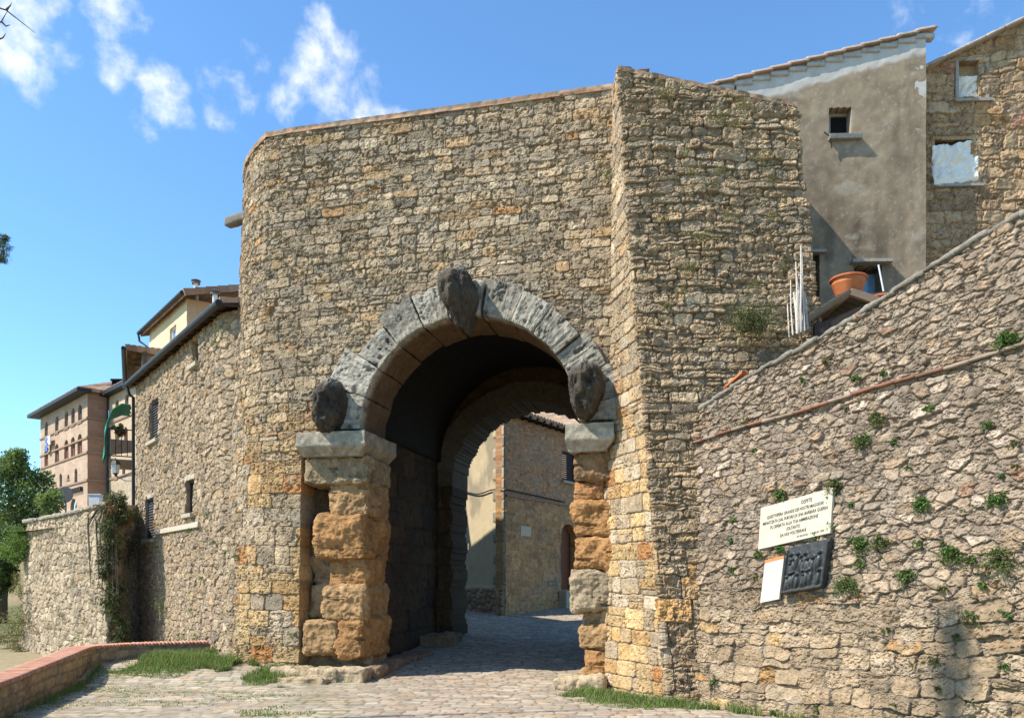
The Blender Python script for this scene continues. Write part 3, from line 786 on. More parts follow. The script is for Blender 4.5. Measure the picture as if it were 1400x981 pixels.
for i in range(14):
    for cx in (-.22, .2):
        wd = rr_.uniform(.12, .17); y = .34-i*.035
        m.slab([c+eu*(cx-wd)+ev*y+n*.002, c+eu*(cx+wd)+ev*y+n*.002, c+eu*(cx+wd)+ev*(y+.012)+n*.002, c+eu*(cx-wd)+ev*(y+.012)+n*.002], n, .001)
m.slab([c-eu*.02-ev*.42+n*.002, c+eu*.06-ev*.42+n*.002, c+eu*.06-ev*.38+n*.002, c-eu*.02-ev*.38+n*.002], n, .001)
m.build('print', M_GREYTXT, ip)

# ------------------------------------------------------------------ ground
def f_pave(u, v, Q):
    X = Q[..., 0]; Y = Q[..., 1]
    a = .974*X-.225*Y; b = .225*X+.974*Y
    ca, sa = math.cos(.16), math.sin(.16)
    a, b = ca*a+sa*b, -sa*a+ca*b
    b = b+.12*fbm(a*.25, b*.25, 6, 2)
    ID, D, LU, LV = coursed(a, b, 81, (.11, .17), (.2, .36), wob=.01, split=0, roll=.03)
    t = np.clip(D/.018, 0, 1); wear = fbm(X*.6, Y*.6, 15, 3)
    h = .011*(1-(1-t)**2)+.005*(rnd(ID, 1)-.5)*2+.004*((rnd(ID, 2)-.5)*LU+(rnd(ID, 3)-.5)*LV)+.006*fbm(X*8, Y*8, 2, 3)*t+.03*fbm(X*.35, Y*.35, 31, 2)
    c = pal(ID, 4, [(.33, .27, .2), (.36, .295, .22), (.29, .245, .19), (.35, .25, .17), (.39, .335, .255)], [4, 4, 3, 2, 2])
    left = sstep(-1.2, -3.6, X+.5*wear)
    mort = np.array((.17, .14, .1))*(1-left[..., None])+np.array((.22, .2, .12))*left[..., None]
    m = (1-sstep(.004, .016, D))[..., None]
    c = c*(1+.2*fbm(X*3, Y*3, 9, 4)+.16*wear)[..., None]
    c = c*(1-m)+mort*m
    moss = (sstep(.0, .5, fbm(X*1.3, Y*2.0, 21, 4))*left*(1-sstep(.008, .05, D)))[..., None]
    c = c*(1-moss*.8)+np.array((.1, .12, .035))*moss*.8
    return h+ground_z(X, Y), np.clip(c, .01, .9)
o = wall('forecourt_paving', [(-9.6, 8.4, 0), (7.5, 8.4, 0)], [(-9.6, 15.6, 0), (7.5, 15.6, 0)], .024, f_pave, M_PAVE, None, lambda u, v, c: c[:, 0] > np.interp(c[:, 1], [6, 11.3, 15, 15.7], [-6.2, -7.35, -8.0, -7.5]), thick=.9, rz=.022)
tag(o, kind='structure')
o = wall('road', [(-4.5, 15.6, 0), (14, 15.6, 0)], [(-7, 44, 0), (24, 44, 0)], .06, f_pave, M_PAVE, None, thick=.3, rz=.05)
tag(o, kind='structure')
def f_land(u, v, Q):
    X = Q[..., 0]; Y = Q[..., 1]
    z = -.75+.03*np.clip(Y-12, 0, 33)+7.0*sstep(42, 84, Y)-.25*fbm(X*.08, Y*.08, 3, 3)
    z = z-8*sstep(-20, -90, X)*sstep(30, -30, Y)
    c = np.array((.27, .22, .13))*(1+.3*fbm(X*.5, Y*.5, 5, 4))[..., None]
    g = sstep(-.1, .3, fbm(X*.12, Y*.12, 8, 3))[..., None]
    return z, c*(1-g)+np.array((.12, .13, .05))*g
o = wall('ground', [(-500, -200, 0), (500, -200, 0)], [(-500, 900, 0), (500, 900, 0)], 3.1, f_land, M_GROUND, None, thick=0)
tag(o, kind='structure')
# terrace behind the retaining wall
Vt = [RW.pt(-.3, 4.3, -.4), RW.pt(3, 5.15, -.4), RW.pt(7.4, 6.3, -.4), np.array((16, 6, 6.3)), np.array((16, 16, 6.0)), np.array((4.8, 16, 4.6)), np.array((4.4, 13, 4.4))]
tag(obj('terrace_ground', np.array(Vt), [list(range(7))], M_GROUND, None, col=np.tile((.25, .2, .13), (7, 1)), smooth=False), kind='structure')
# upper street behind the garden wall
Vt = [(-15.5, 25.2, 3.3), (-10.2, 20.4, 3.3), (-10.8, 23, 3.3), (-13, 30, 3.6), (-38, 84, 6.9), (-60, 92, 6.9)]
tag(obj('upper_street', np.array(Vt), [list(range(6))], M_GROUND, None, col=np.tile((.28, .24, .19), (6, 1)), smooth=False), kind='structure')

# ------------------------------------------------------------------ low parapet with brick top
par = thing('parapet', (-7.8, 15, 0), 'low curved stone parapet with flat red brick top, edging the forecourt', 'low wall')
pp = [(-5.1, 5.5), (-5.93, 8.0), (-6.7, 10.6), (-7.38, 13.2), (-7.82, 14.9), (-7.78, 15.35), (-7.5, 15.75), (-7.05, 16.08), (-6.2, 16.55)]
# smooth the plan
def spl(p, n=6):
    p = np.array(p, float); out = []
    for i in range(len(p)-1):
        p0 = p[max(i-1, 0)]; p1 = p[i]; p2 = p[i+1]; p3 = p[min(i+2, len(p)-1)]
        for k in range(n):
            t = k/n; out.append(.5*((2*p1)+(-p0+p2)*t+(2*p0-5*p1+4*p2-p3)*t*t+(-p0+3*p1-3*p2+p3)*t**3))
    out.append(p[-1]); return np.array(out)
pp = spl(pp)
zt = np.interp(pp[:, 1], [5, 11, 15, 16.5], [.46, .44, .52, .5])
def f_par(u, v, Q):
    ID, D, LU, LV = coursed(u, v, 91, (.12, .19), (.22, .42), wob=.015, split=.05)
    h = stone_h(u, v, ID, D, LU, LV, 91, depth=.022, rr=.03, off=.008, rough=.012, pit=.008)
    return h, stone_c(u, v, pal(ID, 3, [(.3, .23, .14), (.33, .25, .16), (.26, .2, .13)], [1, 1, 1]), D, 91, mortar=(.2, .16, .11))
B = np.column_stack([pp, pp[:, 0]*0-.35]); T = np.column_stack([pp, zt])
wall('stone_body', B, T, .025, f_par, M_STONE, par, thick=.33)
d = np.gradient(pp, axis=0); d /= np.linalg.norm(d, axis=1, keepdims=True); nrm = np.column_stack([d[:, 1], -d[:, 0]])
L = np.concatenate([[0], np.cumsum(np.linalg.norm(np.diff(pp, axis=0), axis=1))])
parts = []; s = 0.; i = 0
while s < L[-1]-.1:
    wd = .068; sc_ = s+wd/2
    p = np.array([np.interp(sc_, L, pp[:, 0]), np.interp(sc_, L, pp[:, 1])]); dd = np.array([np.interp(sc_, L, d[:, 0]), np.interp(sc_, L, d[:, 1])]); dd /= np.linalg.norm(dd)
    nn_ = np.array([dd[1], -dd[0]]); z = np.interp(sc_, L, zt)
    V, Fq, n1, n2 = rock((wd/2-.003, .205, .034), .01, .006, 7, 700+i % 40, .05)
    W = np.zeros_like(V); ctr = p-nn_*.165
    W[:, :2] = ctr+V[:, :1]*dd+V[:, 1:2]*nn_; W[:, 2] = z+.03+V[:, 2]
    cc = np.array(rb.choice([(.42, .2, .125), (.46, .235, .15), (.38, .19, .125), (.45, .27, .19)]))
    parts.append((W, Fq, rcol(cc, n1, n2))); s += wd; i += 1
V, Fq, c = catm(parts); obj('brick_top', V, Fq, M_BRICK, par, col=c)

# ------------------------------------------------------------------ windows and doors set into wall openings
def opening(parent, pw, R, name, kind, depth=.14, mats=None, sill=None, head=None, surround=None):
    """R = (s0,s1,z0,z1) in wall coordinates; a leaf/pane set back in the hole plus frame bars"""
    a, b, z0, z1 = R; e = pw.e; n = pw.n; wv = pw.w
    m = MB(); t = .05
    def bar(s0, s1, q0, q1, out, th): m.slab([pw.pt(s0, q0, out), pw.pt(s1, q0, out), pw.pt(s1, q1, out), pw.pt(s0, q1, out)], n, th)
    fo = -depth+.02
    ft = min(.05, (b-a)*.12)
    bar(a-.02, a+ft, z0-.02, z1+.02, fo, .06); bar(b-ft, b+.02, z0-.02, z1+.02, fo, .06); bar(a+ft, b-ft, z1-ft, z1+.02, fo, .06); bar(a+ft, b-ft, z0-.02, z0+ft, fo, .06)
    if kind in ('glass',): bar((a+b)/2-ft*.35, (a+b)/2+ft*.35, z0+ft, z1-ft, fo-.01, .04)
    fr = m.build(name, mats[0], parent)
    m = MB()
    if kind == 'shutter':
        for (x0, x1) in ((a+ft, (a+b)/2-.008), ((a+b)/2+.008, b-ft)):
            k = int((z1-z0)/.075)
            for i in range(k):
                q = z0+ft+(z1-z0-2*ft)*(i+.5)/k; dz = (z1-z0-2*ft)/k
                m.slab([pw.pt(x0, q-dz*.5, fo-.01), pw.pt(x1, q-dz*.5, fo-.01), pw.pt(x1, q+dz*.42, fo-.045), pw.pt(x0, q+dz*.42, fo-.045)], n, .015)
        m.build('shutter', mats[1], fr)
    else:
        bar(a, b, z0, z1, -depth-.02, .02); m.build({'glass': 'pane', 'door': 'door_leaf', 'dark': 'dark_room'}.get(kind, 'pane'), mats[1], fr)
    if sill:
        m = MB(); m.slab([pw.pt(a-.08, z0-.09, .12), pw.pt(b+.08, z0-.09, .12), pw.pt(b+.08, z0-.005, .13), pw.pt(a-.08, z0-.005, .13)], n, .3); m.build('sill', sill, fr, bev=.008)
    if head:
        m = MB(); m.slab([pw.pt(a-.1, z1+.005, .035), pw.pt(b+.1, z1+.005, .035), pw.pt(b+.1, z1+.12, .035), pw.pt(a-.1, z1+.12, .035)], n, .25); m.build('lintel', head, fr, bev=.008)
    if surround:
        m = MB(); q = .11
        for (s0, s1, q0, q1) in ((a-q, a-.003, z0, z1), (b+.003, b+q, z0, z1), (a-q, b+q, z1+.003, z1+q)):
            m.slab([pw.pt(s0, q0, .04), pw.pt(s1, q0, .04), pw.pt(s1, q1, .04), pw.pt(s0, q1, .04)], n, .2)
        m.build('surround', surround, fr)
    return fr

def tiles(name, eaveA, eaveB, ridgeA, ridgeB, parent, pitch=.2, th=.1, res=.04, cols=((.3, .17, .1), (.34, .22, .14), (.25, .16, .11), (.38, .28, .2))):
    def f(u, v, Q):
        k = np.floor(u/pitch); ph = (u/pitch-k)*2-1
        r = np.floor(v/.34); fr = v/.34-r
        h = .05*np.sqrt(np.maximum(0, 1-(ph*1.05)**2))+.022*(1-fr)
        ID = (k*131+r*17+7).astype(np.int64)
        return h, pal(ID, 2, list(cols), [1]*len(cols))*(1+.2*fbm(u*4, v*4, 3, 3))[..., None]
    return wall(name, [eaveA, eaveB], [ridgeA, ridgeB], res, f, M_TILE, parent, thick=th)

def gutter(name, a, b, r, parent, down=None, mat=M_GUTTER):
    m = MB(); m.tube([a, b], r, 10); g = m.build(name, mat, parent, smooth=True)
    if down is not None:
        m = MB(); m.tube(down, r*.62, 8); m.build('downpipe', mat, parent, smooth=True)
    return g

# ------------------------------------------------------------------ left stone house
HW = PW((-10.5, 22.53, 0), (-5.5, 15.86, 0))
hs_ = thing('stone_house', (-8, 19, 0), 'rubble stone house joined to the left of the gate, long black gutter under its eave', 'house')
GA = HW.hit(188, 519, .24); GB = HW.hit(303, 402, .24); ZE = (GA[2]+GB[2])/2-.02
print('eave', GA, GB)
wins = {'a': HW.rect(206, 547, 218, 602), 'b': HW.rect(264, 463, 273, 498), 'c': HW.rect(256, 656, 266, 702), 'd': HW.rect(200, 681, 212, 737)}
def f_house(u, v, Q):
    ID, D, LU, LV = rubble(u, v, 101, .26, .14, jit=.85, warp=.35)
    h = stone_h(u, v, ID, D, LU, LV, 101, depth=.04, rr=.022, off=.018, tilt=.02, rough=.018, pit=.01)
    c = pal(ID, 3, [(.32, .262, .185), (.29, .24, .17), (.35, .29, .21), (.33, .25, .15), (.25, .215, .165)], [4, 4, 3, 1, 2])
    st = sstep(.1, .6, fbm(u*1.6, v*.3, 7, 3))*sstep(5.6, 8.6, u)
    h = h-.3*sstep(HW.L-.7, HW.L, u)
    return h, stone_c(u, v, c, D, 101, mortar=(.24, .195, .13), jw=.011)*(1-.25*st)[..., None]
wall('wall', [HW.pt(0, -1), HW.pt(HW.L, -1)], [HW.pt(0, ZE), HW.pt(HW.L, ZE)], .02, f_house, M_STONE, hs_, holes(wins.values()), thick=.35, smooth=False)
opening(hs_, HW, wins['a'], 'window', 'shutter', .05, (M_SHUTGREY, M_SHUTGREY), sill=M_STONEFRAME)
opening(hs_, HW, wins['b'], 'window', 'dark', .07, (M_WOOD, M_DARKWOOD), sill=M_STONEFRAME)
opening(hs_, HW, wins['c'], 'window', 'dark', .07, (M_DARKWOOD, M_BLACK), sill=M_STONEFRAME, head=M_STONEFRAME)
opening(hs_, HW, wins['d'], 'window', 'shutter', .05, (M_SHUTGREY, M_SHUTGREY), sill=M_STONEFRAME, head=M_STONEFRAME)
a, b, z0, z1 = HW.rect(215, 719, 275, 726)
m = MB(); m.slab([HW.pt(a, z0, .09), HW.pt(b, z0, .09), HW.pt(b, z1, .07), HW.pt(a, z1, .07)], HW.n, .2); m.build('stone_ledge', M_STONEFRAME, hs_, bev=.01)
inn = -HW.nh
tiles('roof', HW.pt(-.1, ZE+.1)+HW.nh*.2, HW.pt(HW.L-.15, ZE+.1)+HW.nh*.2, HW.pt(-.1, ZE+.9)-HW.nh*3.4, HW.pt(HW.L-.6, ZE+.9)-HW.nh*3.4, hs_, th=.05)
m = MB()
for i in range(17):
    q = HW.L*i/16; a = HW.pt(q*.98, ZE+.0)+HW.nh*.2; b = HW.pt(q*.98, ZE+.08)-HW.nh*.3; m.tube([a, b], .03, 5)
m.build('rafter_ends', M_DARKWOOD, hs_)
pa, pb = HW.pt(-.12, ZE+.02)+HW.nh*.24, HW.pt(HW.L-.1, ZE+.02)+HW.nh*.24
gutter('gutter', pa, pb, .075, hs_, [pa+(0, 0, -.05), pa+(.1, -.05, -.3), HW.pt(-.02, 6.9, .09), HW.pt(-.02, 3.3, .09)])
# rear and end walls of the house
m = MB(); m.slab([HW.pt(0, -1, -.36), HW.pt(0, -1, -4), HW.pt(0, 7.8, -4), HW.pt(0, 7.0, -.36)], -HW.e, .25)
m.slab([HW.pt(HW.L, -1, -4), HW.pt(0, -1, -4), HW.pt(0, 7.8, -4), HW.pt(HW.L, 7.8, -4)], -HW.n, .25); m.build('rear_wall', M_FRAMEG, hs_)

# ------------------------------------------------------------------ garden retaining wall on the far left
gw = thing('garden_wall', (-12, 22, 0), 'sunlit rubble garden wall at far left below the brick houses', 'garden wall')
def f_gw(u, v, Q):
    ID, D, LU, LV = rubble(u, v, 111, .3, .2, jit=.85, warp=.3)
    h = stone_h(u, v, ID, D, LU, LV, 111, depth=.045, rr=.04, off=.02, tilt=.025, rough=.02, pit=.01)
    c = pal(ID, 3, [(.36, .31, .225), (.32, .275, .2), (.4, .345, .25), (.28, .245, .185)], [3, 3, 2, 2])
    return h, stone_c(u, v, c, D, 111, mortar=(.33, .29, .21), jw=.016)
gB = [(-16.2, 28.6, -.9), (-15.4, 25.2, -.9), (-12.4, 22.1, -.9), (-9.95, 19.75, -.9), (-10.35, 22.6, -.9)]
gT = [(-16.2, 28.6, 3.6), (-15.25, 25.35, 3.62), (-12.35, 22.4, 3.62), (-10.15, 20.2, 3.7), (-10.5, 22.6, 3.9)]
wall('wall', gB, gT, .026, f_gw, M_STONE, gw, thick=.4, smooth=False)
parts = []
tl = np.array(gT[1:4]); 
for i in range(22):
    k = i/21*2; j = min(int(k), 1); p = tl[j]*(1-(k-j))+tl[j+1]*(k-j); dd = tl[j+1]-tl[j]; dd /= np.linalg.norm(dd)
    V, Fq, n1, n2 = rock((.2, .26, .045), .03, .04, 4, 800+i, .045)
    W = V[:, :1]*dd+V[:, 1:2]*np.array([dd[1], -dd[0], 0])+V[:, 2:]*np.array([0, 0, 1])+p+(.1, .1, .02)
    parts.append((W, Fq, rcol((.29, .26, .2), n1, n2)))
V, Fq, c = catm(parts); obj('coping', V, Fq, M_STONE, gw, col=c, smooth=False)

# ------------------------------------------------------------------ generic far building wall
def f_brick(base, course=.3, amp=.012, seed=5, vary=.2, bands=()):
    def f(u, v, Q):
        ID, D, LU, LV = coursed(u, v, seed, (course*.9, course*1.1), (course*2, course*5), wob=.01, split=0)
        c = np.array(base)*(1+vary*(rnd(ID, 3)-.5)*2+.2*fbm(u*.6, v*.6, seed, 4))[..., None]
        h = amp*np.clip(D/.03, 0, 1)+.01*fbm(u*3, v*3, seed, 3)
        for (z0, z1, cc) in bands:
            k = sstep(z0-.15, z0+.15, v+.3*fbm(u, v, 3, 3))*sstep(z1+.15, z1-.15, v+.3*fbm(u, v, 3, 3))
            c = c*(1-k[..., None])+np.array(cc)*(1+.3*fbm(u*3, v*3, 9, 4))[..., None]*k[..., None]
        return h, np.clip(c, .01, .9)
    return f
def arch_holes(rects, s0=0.):
    def f(u, v, c):
        k = np.ones(len(u), bool); u = u+s0
        for (a, b, z0, z1) in rects:
            r = (b-a)/2; m = (a+b)/2
            k &= ~((u > a) & (u < b) & (v > z0) & (v < z1-r)) & ~((np.hypot(u-m, v-(z1-r)) < r) & (v >= z1-r))
        return k
    return f
def far_window(parent, pw, R, arched, mat, d=.25):
    a, b, z0, z1 = R; r = (b-a)/2; m_ = (a+b)/2
    pts = [(a, z0), (b, z0)]
    if arched: pts += [(m_+r*math.cos(PI*i/8), z1-r+r*math.sin(PI*i/8)) for i in range(9)]
    else: pts += [(b, z1), (a, z1)]
    V = [pw.pt(s, z, -d+.06) for s, z in pts]+[pw.pt(s, z, -d) for s, z in pts]; n = len(pts)
    Fc = [list(range(n)), list(range(n, 2*n))[::-1]]+[[i, n+i, n+(i+1) % n, (i+1) % n] for i in range(n)]
    o = obj('window', np.array(V), Fc, mat, parent, smooth=False)
    m = MB(); z = z0-.12
    m.slab([pw.pt(a-.1, z, .1), pw.pt(b+.1, z, .1), pw.pt(b+.1, z+.12, .1), pw.pt(a-.1, z+.12, .1)], pw.n, .3); m.build('sill', M_BAND, o)
    m = MB(); q = .05
    m.slab([pw.pt(m_-q, z0, -d+.1), pw.pt(m_+q, z0, -d+.1), pw.pt(m_+q, z1-r*.2, -d+.1), pw.pt(m_-q, z1-r*.2, -d+.1)], pw.n, .04); m.build('frame', M_DARKWOOD, o)
    return o

# palazzo with three rows of arched windows
PA = PW((-54.2, 92.5, 0), (-42.2, 80, 0))
pz = thing('brick_palazzo', (-45, 84, 6), 'tall pink brick house far left, three storeys with five arched windows a row', 'house')
cx = [63.5, 78, 91, 100, 109.5]
def zr(x, y): return PA.sz(x, y)[1]
R1 = []; R2 = []
z1t, z1b = zr(109.5, 554), zr(109.5, 576); z2t, z2b = zr(107.5, 595), zr(107.5, 621); z3t, z3b = zr(103.7, 640), zr(103.7, 660)
for x in cx:
    s = PA.sz(x, 600)[0]; R1.append((s-.66, s+.66, z1b-.1, z1t+.1)); R2.append((s-.85, s+.7, z2b, z2t+.1))
R3 = [(PA.sz(x, 650)[0]-.45, PA.sz(x, 650)[0]+.55, z3b, z3t) for x in (83, 103.7)]
R4 = [(PA.sz(101, 690)[0]-1.2, PA.sz(101, 690)[0]+1.0, zr(101, 705), zr(101, 681))]
R5 = [(PA.sz(93.4, 651)[0]-.4, PA.sz(93.4, 651)[0]+.4, zr(93.4, 655), zr(93.4, 648))]
ztp = zr(119.5, 534)
fb = f_brick((.4, .29, .205), seed=131, vary=.1)
wall('wall', [PA.pt(0, 5), PA.pt(PA.L, 5)], [PA.pt(0, ztp), PA.pt(PA.L, ztp)], .11, fb, M_BRICK, pz, arch_holes(R1+R2+R3+R4+R5), thick=.35, rz=.11)
ret = PA.pt(PA.L, 0)+(-PA.nh)*1.9
wall('side_wall', [PA.pt(PA.L, 5), ret+(0, 0, 5)], [PA.pt(PA.L, ztp), ret+(0, 0, ztp)], .11, f_brick((.3, .175, .115), seed=132, vary=.12), M_BRICK, pz, thick=.3)  # shade of the return face painted as darker, redder brick
for r in R1+R2: far_window(pz, PA, r, True, M_DOOR if r in R2 else M_SHUTGREY)
for r in R3: far_window(pz, PA, r, True, M_SHUTGREY)
far_window(pz, PA, R5[0], False, M_BLACK); 
a, b, z0, z1 = R4[0]; o = far_window(pz, PA, R4[0], True, M_BLACK, .5); o.name = 'arched_doorway'
for i, yy in enumerate((573.5, 600, 620, 658)):
    z = zr(117, yy); m = MB()
    m.slab([PA.pt(-.1, z, .12), PA.pt(PA.L+.1, z, .12), PA.pt(PA.L+.1, z+.16, .12), PA.pt(-.1, z+.16, .12)], PA.n, .4)
    c2 = PA.pt(PA.L+.12, z)+PA.nh*.1; m.slab([c2, c2-PA.nh*2, c2-PA.nh*2+(0, 0, .22), c2+(0, 0, .22)], PA.e, .3)
    m.build('string_course', M_BAND, pz)
m = MB()
for i in range(9):
    q = PA.sz(97+i*2, 672)[0]; m.slab([PA.pt(q-.13, zr(113, 671), .3), PA.pt(q+.13, zr(113, 671), .3), PA.pt(q+.13, zr(113, 665), .3), PA.pt(q-.13, zr(113, 665), .3)], PA.n, .6)
m.build('corbels', M_DARKWOOD, pz)
tiles('roof', PA.pt(-1, ztp+.1)+PA.nh*1.1, PA.pt(PA.L+.7, ztp+.1)+PA.nh*1.1, PA.pt(1, ztp+2)-PA.nh*5, PA.pt(PA.L-3, ztp+2)-PA.nh*5, pz, pitch=.35, th=.35, res=.14)
m = MB(); m.slab([PA.pt(-1, ztp-.25)+PA.nh*1.15, PA.pt(PA.L+.7, ztp-.25)+PA.nh*1.15, PA.pt(PA.L+.7, ztp+.05)+PA.nh*1.15, PA.pt(-1, ztp+.05)+PA.nh*1.15], PA.n, 1.3); m.build('eave', M_GUTTER, pz)
rA = PA.pt(PA.L+.7, ztp+.12)+PA.nh*1.1; rB = ret+PA.e*.7+(0, 0, ztp+.12)
tiles('roof', rA, rB, PA.pt(PA.L-3, ztp+1.9)-PA.nh*3, PA.pt(PA.L-3, ztp+1.9)-PA.nh*5, pz, pitch=.35, th=.3, res=.14)

# second brick house
q0 = ret; q1 = ret+PA.e*11.5
P2 = PW((q0[0], q0[1], 0), (q1[0], q1[1], 0))
b2 = thing('brick_house', (-37, 77, 6), 'pale brick house between the pink palazzo and the balcony, stone lower storey', 'house')
def rc(x, y0, y1, w=.5):
    s, zt_ = P2.sz(x, y0); _, zb_ = P2.sz(x, y1); return (s-w, s+w, zb_, zt_)
W2 = [rc(160, 546, 568), rc(173.4, 539, 562), rc(147.6, 560, 577, .35), rc(161, 588, 612, .45), rc(147, 602, 621, .35), rc(146.5, 642, 657, .4), rc(159, 639, 654, .45), rc(169.4, 631, 650, .45), rc(172, 583, 606, .45)]
z2 = P2.sz(150, 541)[1]
zs2 = P2.sz(160, 656)[1]
wall('wall', [P2.pt(0, 4), P2.pt(P2.L, 4)], [P2.pt(0, z2), P2.pt(P2.L, z2)], .11, f_brick((.42, .32, .215), seed=141, vary=.1, bands=((0, zs2-.3, (.36, .29, .2)),)), M_BRICK, b2, arch_holes(W2), thick=.35)
for i, r in enumerate(W2): far_window(b2, P2, r, True, M_DOOR if i in (3, 6, 8) else M_SHUTGREY)
for yy in (578, 655):
    z = P2.sz(155, yy)[1]; m = MB(); m.slab([P2.pt(.2, z, .12), P2.pt(P2.L, z, .12), P2.pt(P2.L, z+.2, .12), P2.pt(.2, z+.2, .12)], P2.n, .4); m.build('string_course', M_BAND, b2)
m = MB(); m.tube([P2.pt(.35, z2, .15), P2.pt(.35, 6, .15)], .09, 7); m.build('downpipe', M_GUTTER, b2)
m = MB(); m.slab([P2.pt(0, z2-.1)+PA.nh*.8, P2.pt(P2.L, z2-.1)+PA.nh*.8, P2.pt(P2.L, z2+.3)+PA.nh*.8, P2.pt(0, z2+.3)+PA.nh*.8], P2.n, 1.); m.build('eave', M_GUTTER, b2)
tiles('roof', P2.pt(0, z2+.3)+PA.nh*.8, P2.pt(P2.L, z2+.3)+PA.nh*.8, P2.pt(0, z2+2.3)-PA.nh*5, P2.pt(P2.L, z2+2.3)-PA.nh*5, b2, pitch=.35, th=.2, res=.16)
c0 = P2.hit(162, 527, -1.4); m = MB(); m.box(c0+(0, 0, -.4), 1, .8, 1.6); m.box(c0+(0, 0, .5), 1.2, 1., .2); m.build('chimney', M_BRICK, b2)

# brown house with balcony
bh = thing('brown_house', (-12.3, 26, 3), 'narrow brown house with deep eaves behind the stone house, balcony on its side', 'house')
c0 = np.array((-11.3, 24.6)); cl = np.array((-13.5, 29.1)); cr = np.array((-9.9, 25.9))
zb = 8.75
wall('wall', [(*cl, 2.5), (*c0, 2.5), (*cr, 2.5)], [(*cl, zb), (*c0, zb), (*cr, zb)], .05, f_brick((.27, .19, .12), seed=151, course=.1), M_BRICK, bh, thick=.3)
ro_ = [(-12.75, 24.3, zb+.02), (-10.2, 25.0, zb+.02), (-9.4, 27, zb+.6), (-15.6, 31, zb+.6)]
tiles('roof', (-11.62, 24.2, zb+.08), (-9.6, 25.6, zb+.08), (-12.6, 28.0, zb+.9), (-9.6, 28.0, zb+.9), bh, th=.12)
tiles('roof', (-14.0, 29.2, zb+.05), (-11.62, 24.2, zb+.08), (-12.6, 30, zb+.9), (-11.0, 28.0, zb+.9), bh, th=.12)
gutter('gutter', (-14.05, 29.2, zb), (-11.66, 24.15, zb), .07, bh)
m = MB(); m.tube([(-11.2, 24.55, zb), (-11.2, 24.55, 3.3)], .06, 8); m.build('downpipe', M_COPPERPIPE, bh, smooth=True)
m = MB()
A_ = P(185, 632, 25.6); Bq = P(164, 630, 27); 
u_ = np.array([-.86, -.5, 0]); v_ = np.array([-.45, .89, 0])
c1 = np.array((-12.1, 25.7, 5.62)); 
m.slab([c1, c1+u_*.7, c1+u_*.7+v_*1.8, c1+v_*1.8], (0, 0, -1), -.1); bal = m.build('balcony', M_WOOD, bh)
m = MB()
for i in range(13):
    q = c1+u_*.68+v_*1.8*i/12; m.tube([q+(0, 0, .1), q+(0, 0, .95)], .012, 4)
for i in range(5):
    q = c1+u_*.68*i/4; m.tube([q+(0, 0, .1), q+(0, 0, .95)], .012, 4)
for z in (.1, .95): m.tube([c1+(0, 0, z), c1+u_*.68+(0, 0, z), c1+u_*.68+v_*1.8+(0, 0, z)], .02, 5)
m.build('railing', M_GUTTER, bal)
m = MB(); m.slab([c1+u_*.02+(0, 0, .25), c1+u_*.66+(0, 0, .12), c1+u_*.66+(0, 0, .62), c1+u_*.02+(0, 0, .62)], (0, -1, 0), .03); m.build('side_panel', M_WOOD, bal)
# green cloth shading the balcony
gx, gy = np.meshgrid(np.linspace(0, 1, 24), np.linspace(0, 1, 14), indexing='ij')
pts = np.array([(.05, 1.72), (.3, 1.74), (.6, 1.55), (.78, 1.1), (.8, .7), (.82, .2), (.86, -.12)]); tt_ = np.linspace(0, 1, 7)
ou = np.interp(gx, tt_, pts[:, 0]); oz = np.interp(gx, tt_, pts[:, 1])
wv = .05*fbm(gx*6, gy*6, 4, 3)
W = c1+ou[..., None]*u_+(gy*(1.9-1.1*sstep(.35, .9, gx))-.05)[..., None]*v_+oz[..., None]*np.array([0, 0, 1])+wv[..., None]*np.array([-.7, -.7, .4])
idx = np.arange(24*14).reshape(24, 14); q = np.stack([idx[:-1, :-1], idx[1:, :-1], idx[1:, 1:], idx[:-1, 1:]], -1).reshape(-1, 4)
o = obj('awning_cloth', W.reshape(-1, 3), q, M_CLOTHG, None, loc=c1+(0, 0, .1)); tag(o, 'green cloth draped over the small balcony as a sunshade', 'cloth')
md = o.modifiers.new('t', 'SOLIDIFY'); md.thickness = .02

# street lamp on a bracket
lp = P(158, 634, 24.6)
la = thing('wall_lantern', lp, 'small glass lantern hanging on an iron bracket below the balcony', 'lamp')
m = MB(); m.lathe(lp+(0, 0, -.3), [(.02, 0), (.1, .02), (.14, .26), (.14, .28)], 6); m.build('lantern_glass', M_LAMPG, la)
m = MB(); m.lathe(lp+(0, 0, -.02), [(.17, 0), (.1, .12), (.02, .16), (.02, .2)], 6); m.lathe(lp+(0, 0, -.34), [(.005, -.02), (.07, .04), (.1, .06)], 6); m.build('lantern_cap', M_GUTTER, la)
e_ = HW.pt(-.05, lp[2]-.25, .05)
m = MB(); m.tube([lp+(0, 0, -.36), lp+(.1, 0, -.42), e_+(0, 0, -.25)], .018, 6); m.tube([lp+(.1, 0, -.42), lp+(.06, 0, -.4), lp+(.45, -.3, -.55), e_+(0, 0, -.5)], .012, 6); m.build('bracket', M_GUTTER, la)
# round mirror/sign seen from behind
sp = P(90, 676, 36)
sg = thing('round_sign', (sp[0], sp[1], 3.6), 'dark round road sign seen from behind, on a pole above the garden wall', 'road sign')
m = MB(); m.tube([sp+(0, 0, -2.4), sp+(0, 0, .1)], .035, 8); m.build('pole', M_SIGN, sg)
m = MB(); m.tube([sp+(0, -.04, 0), sp+(0, -.07, 0)], [.36, .36], 24); m.build('sign_disc', M_SIGN, sg)
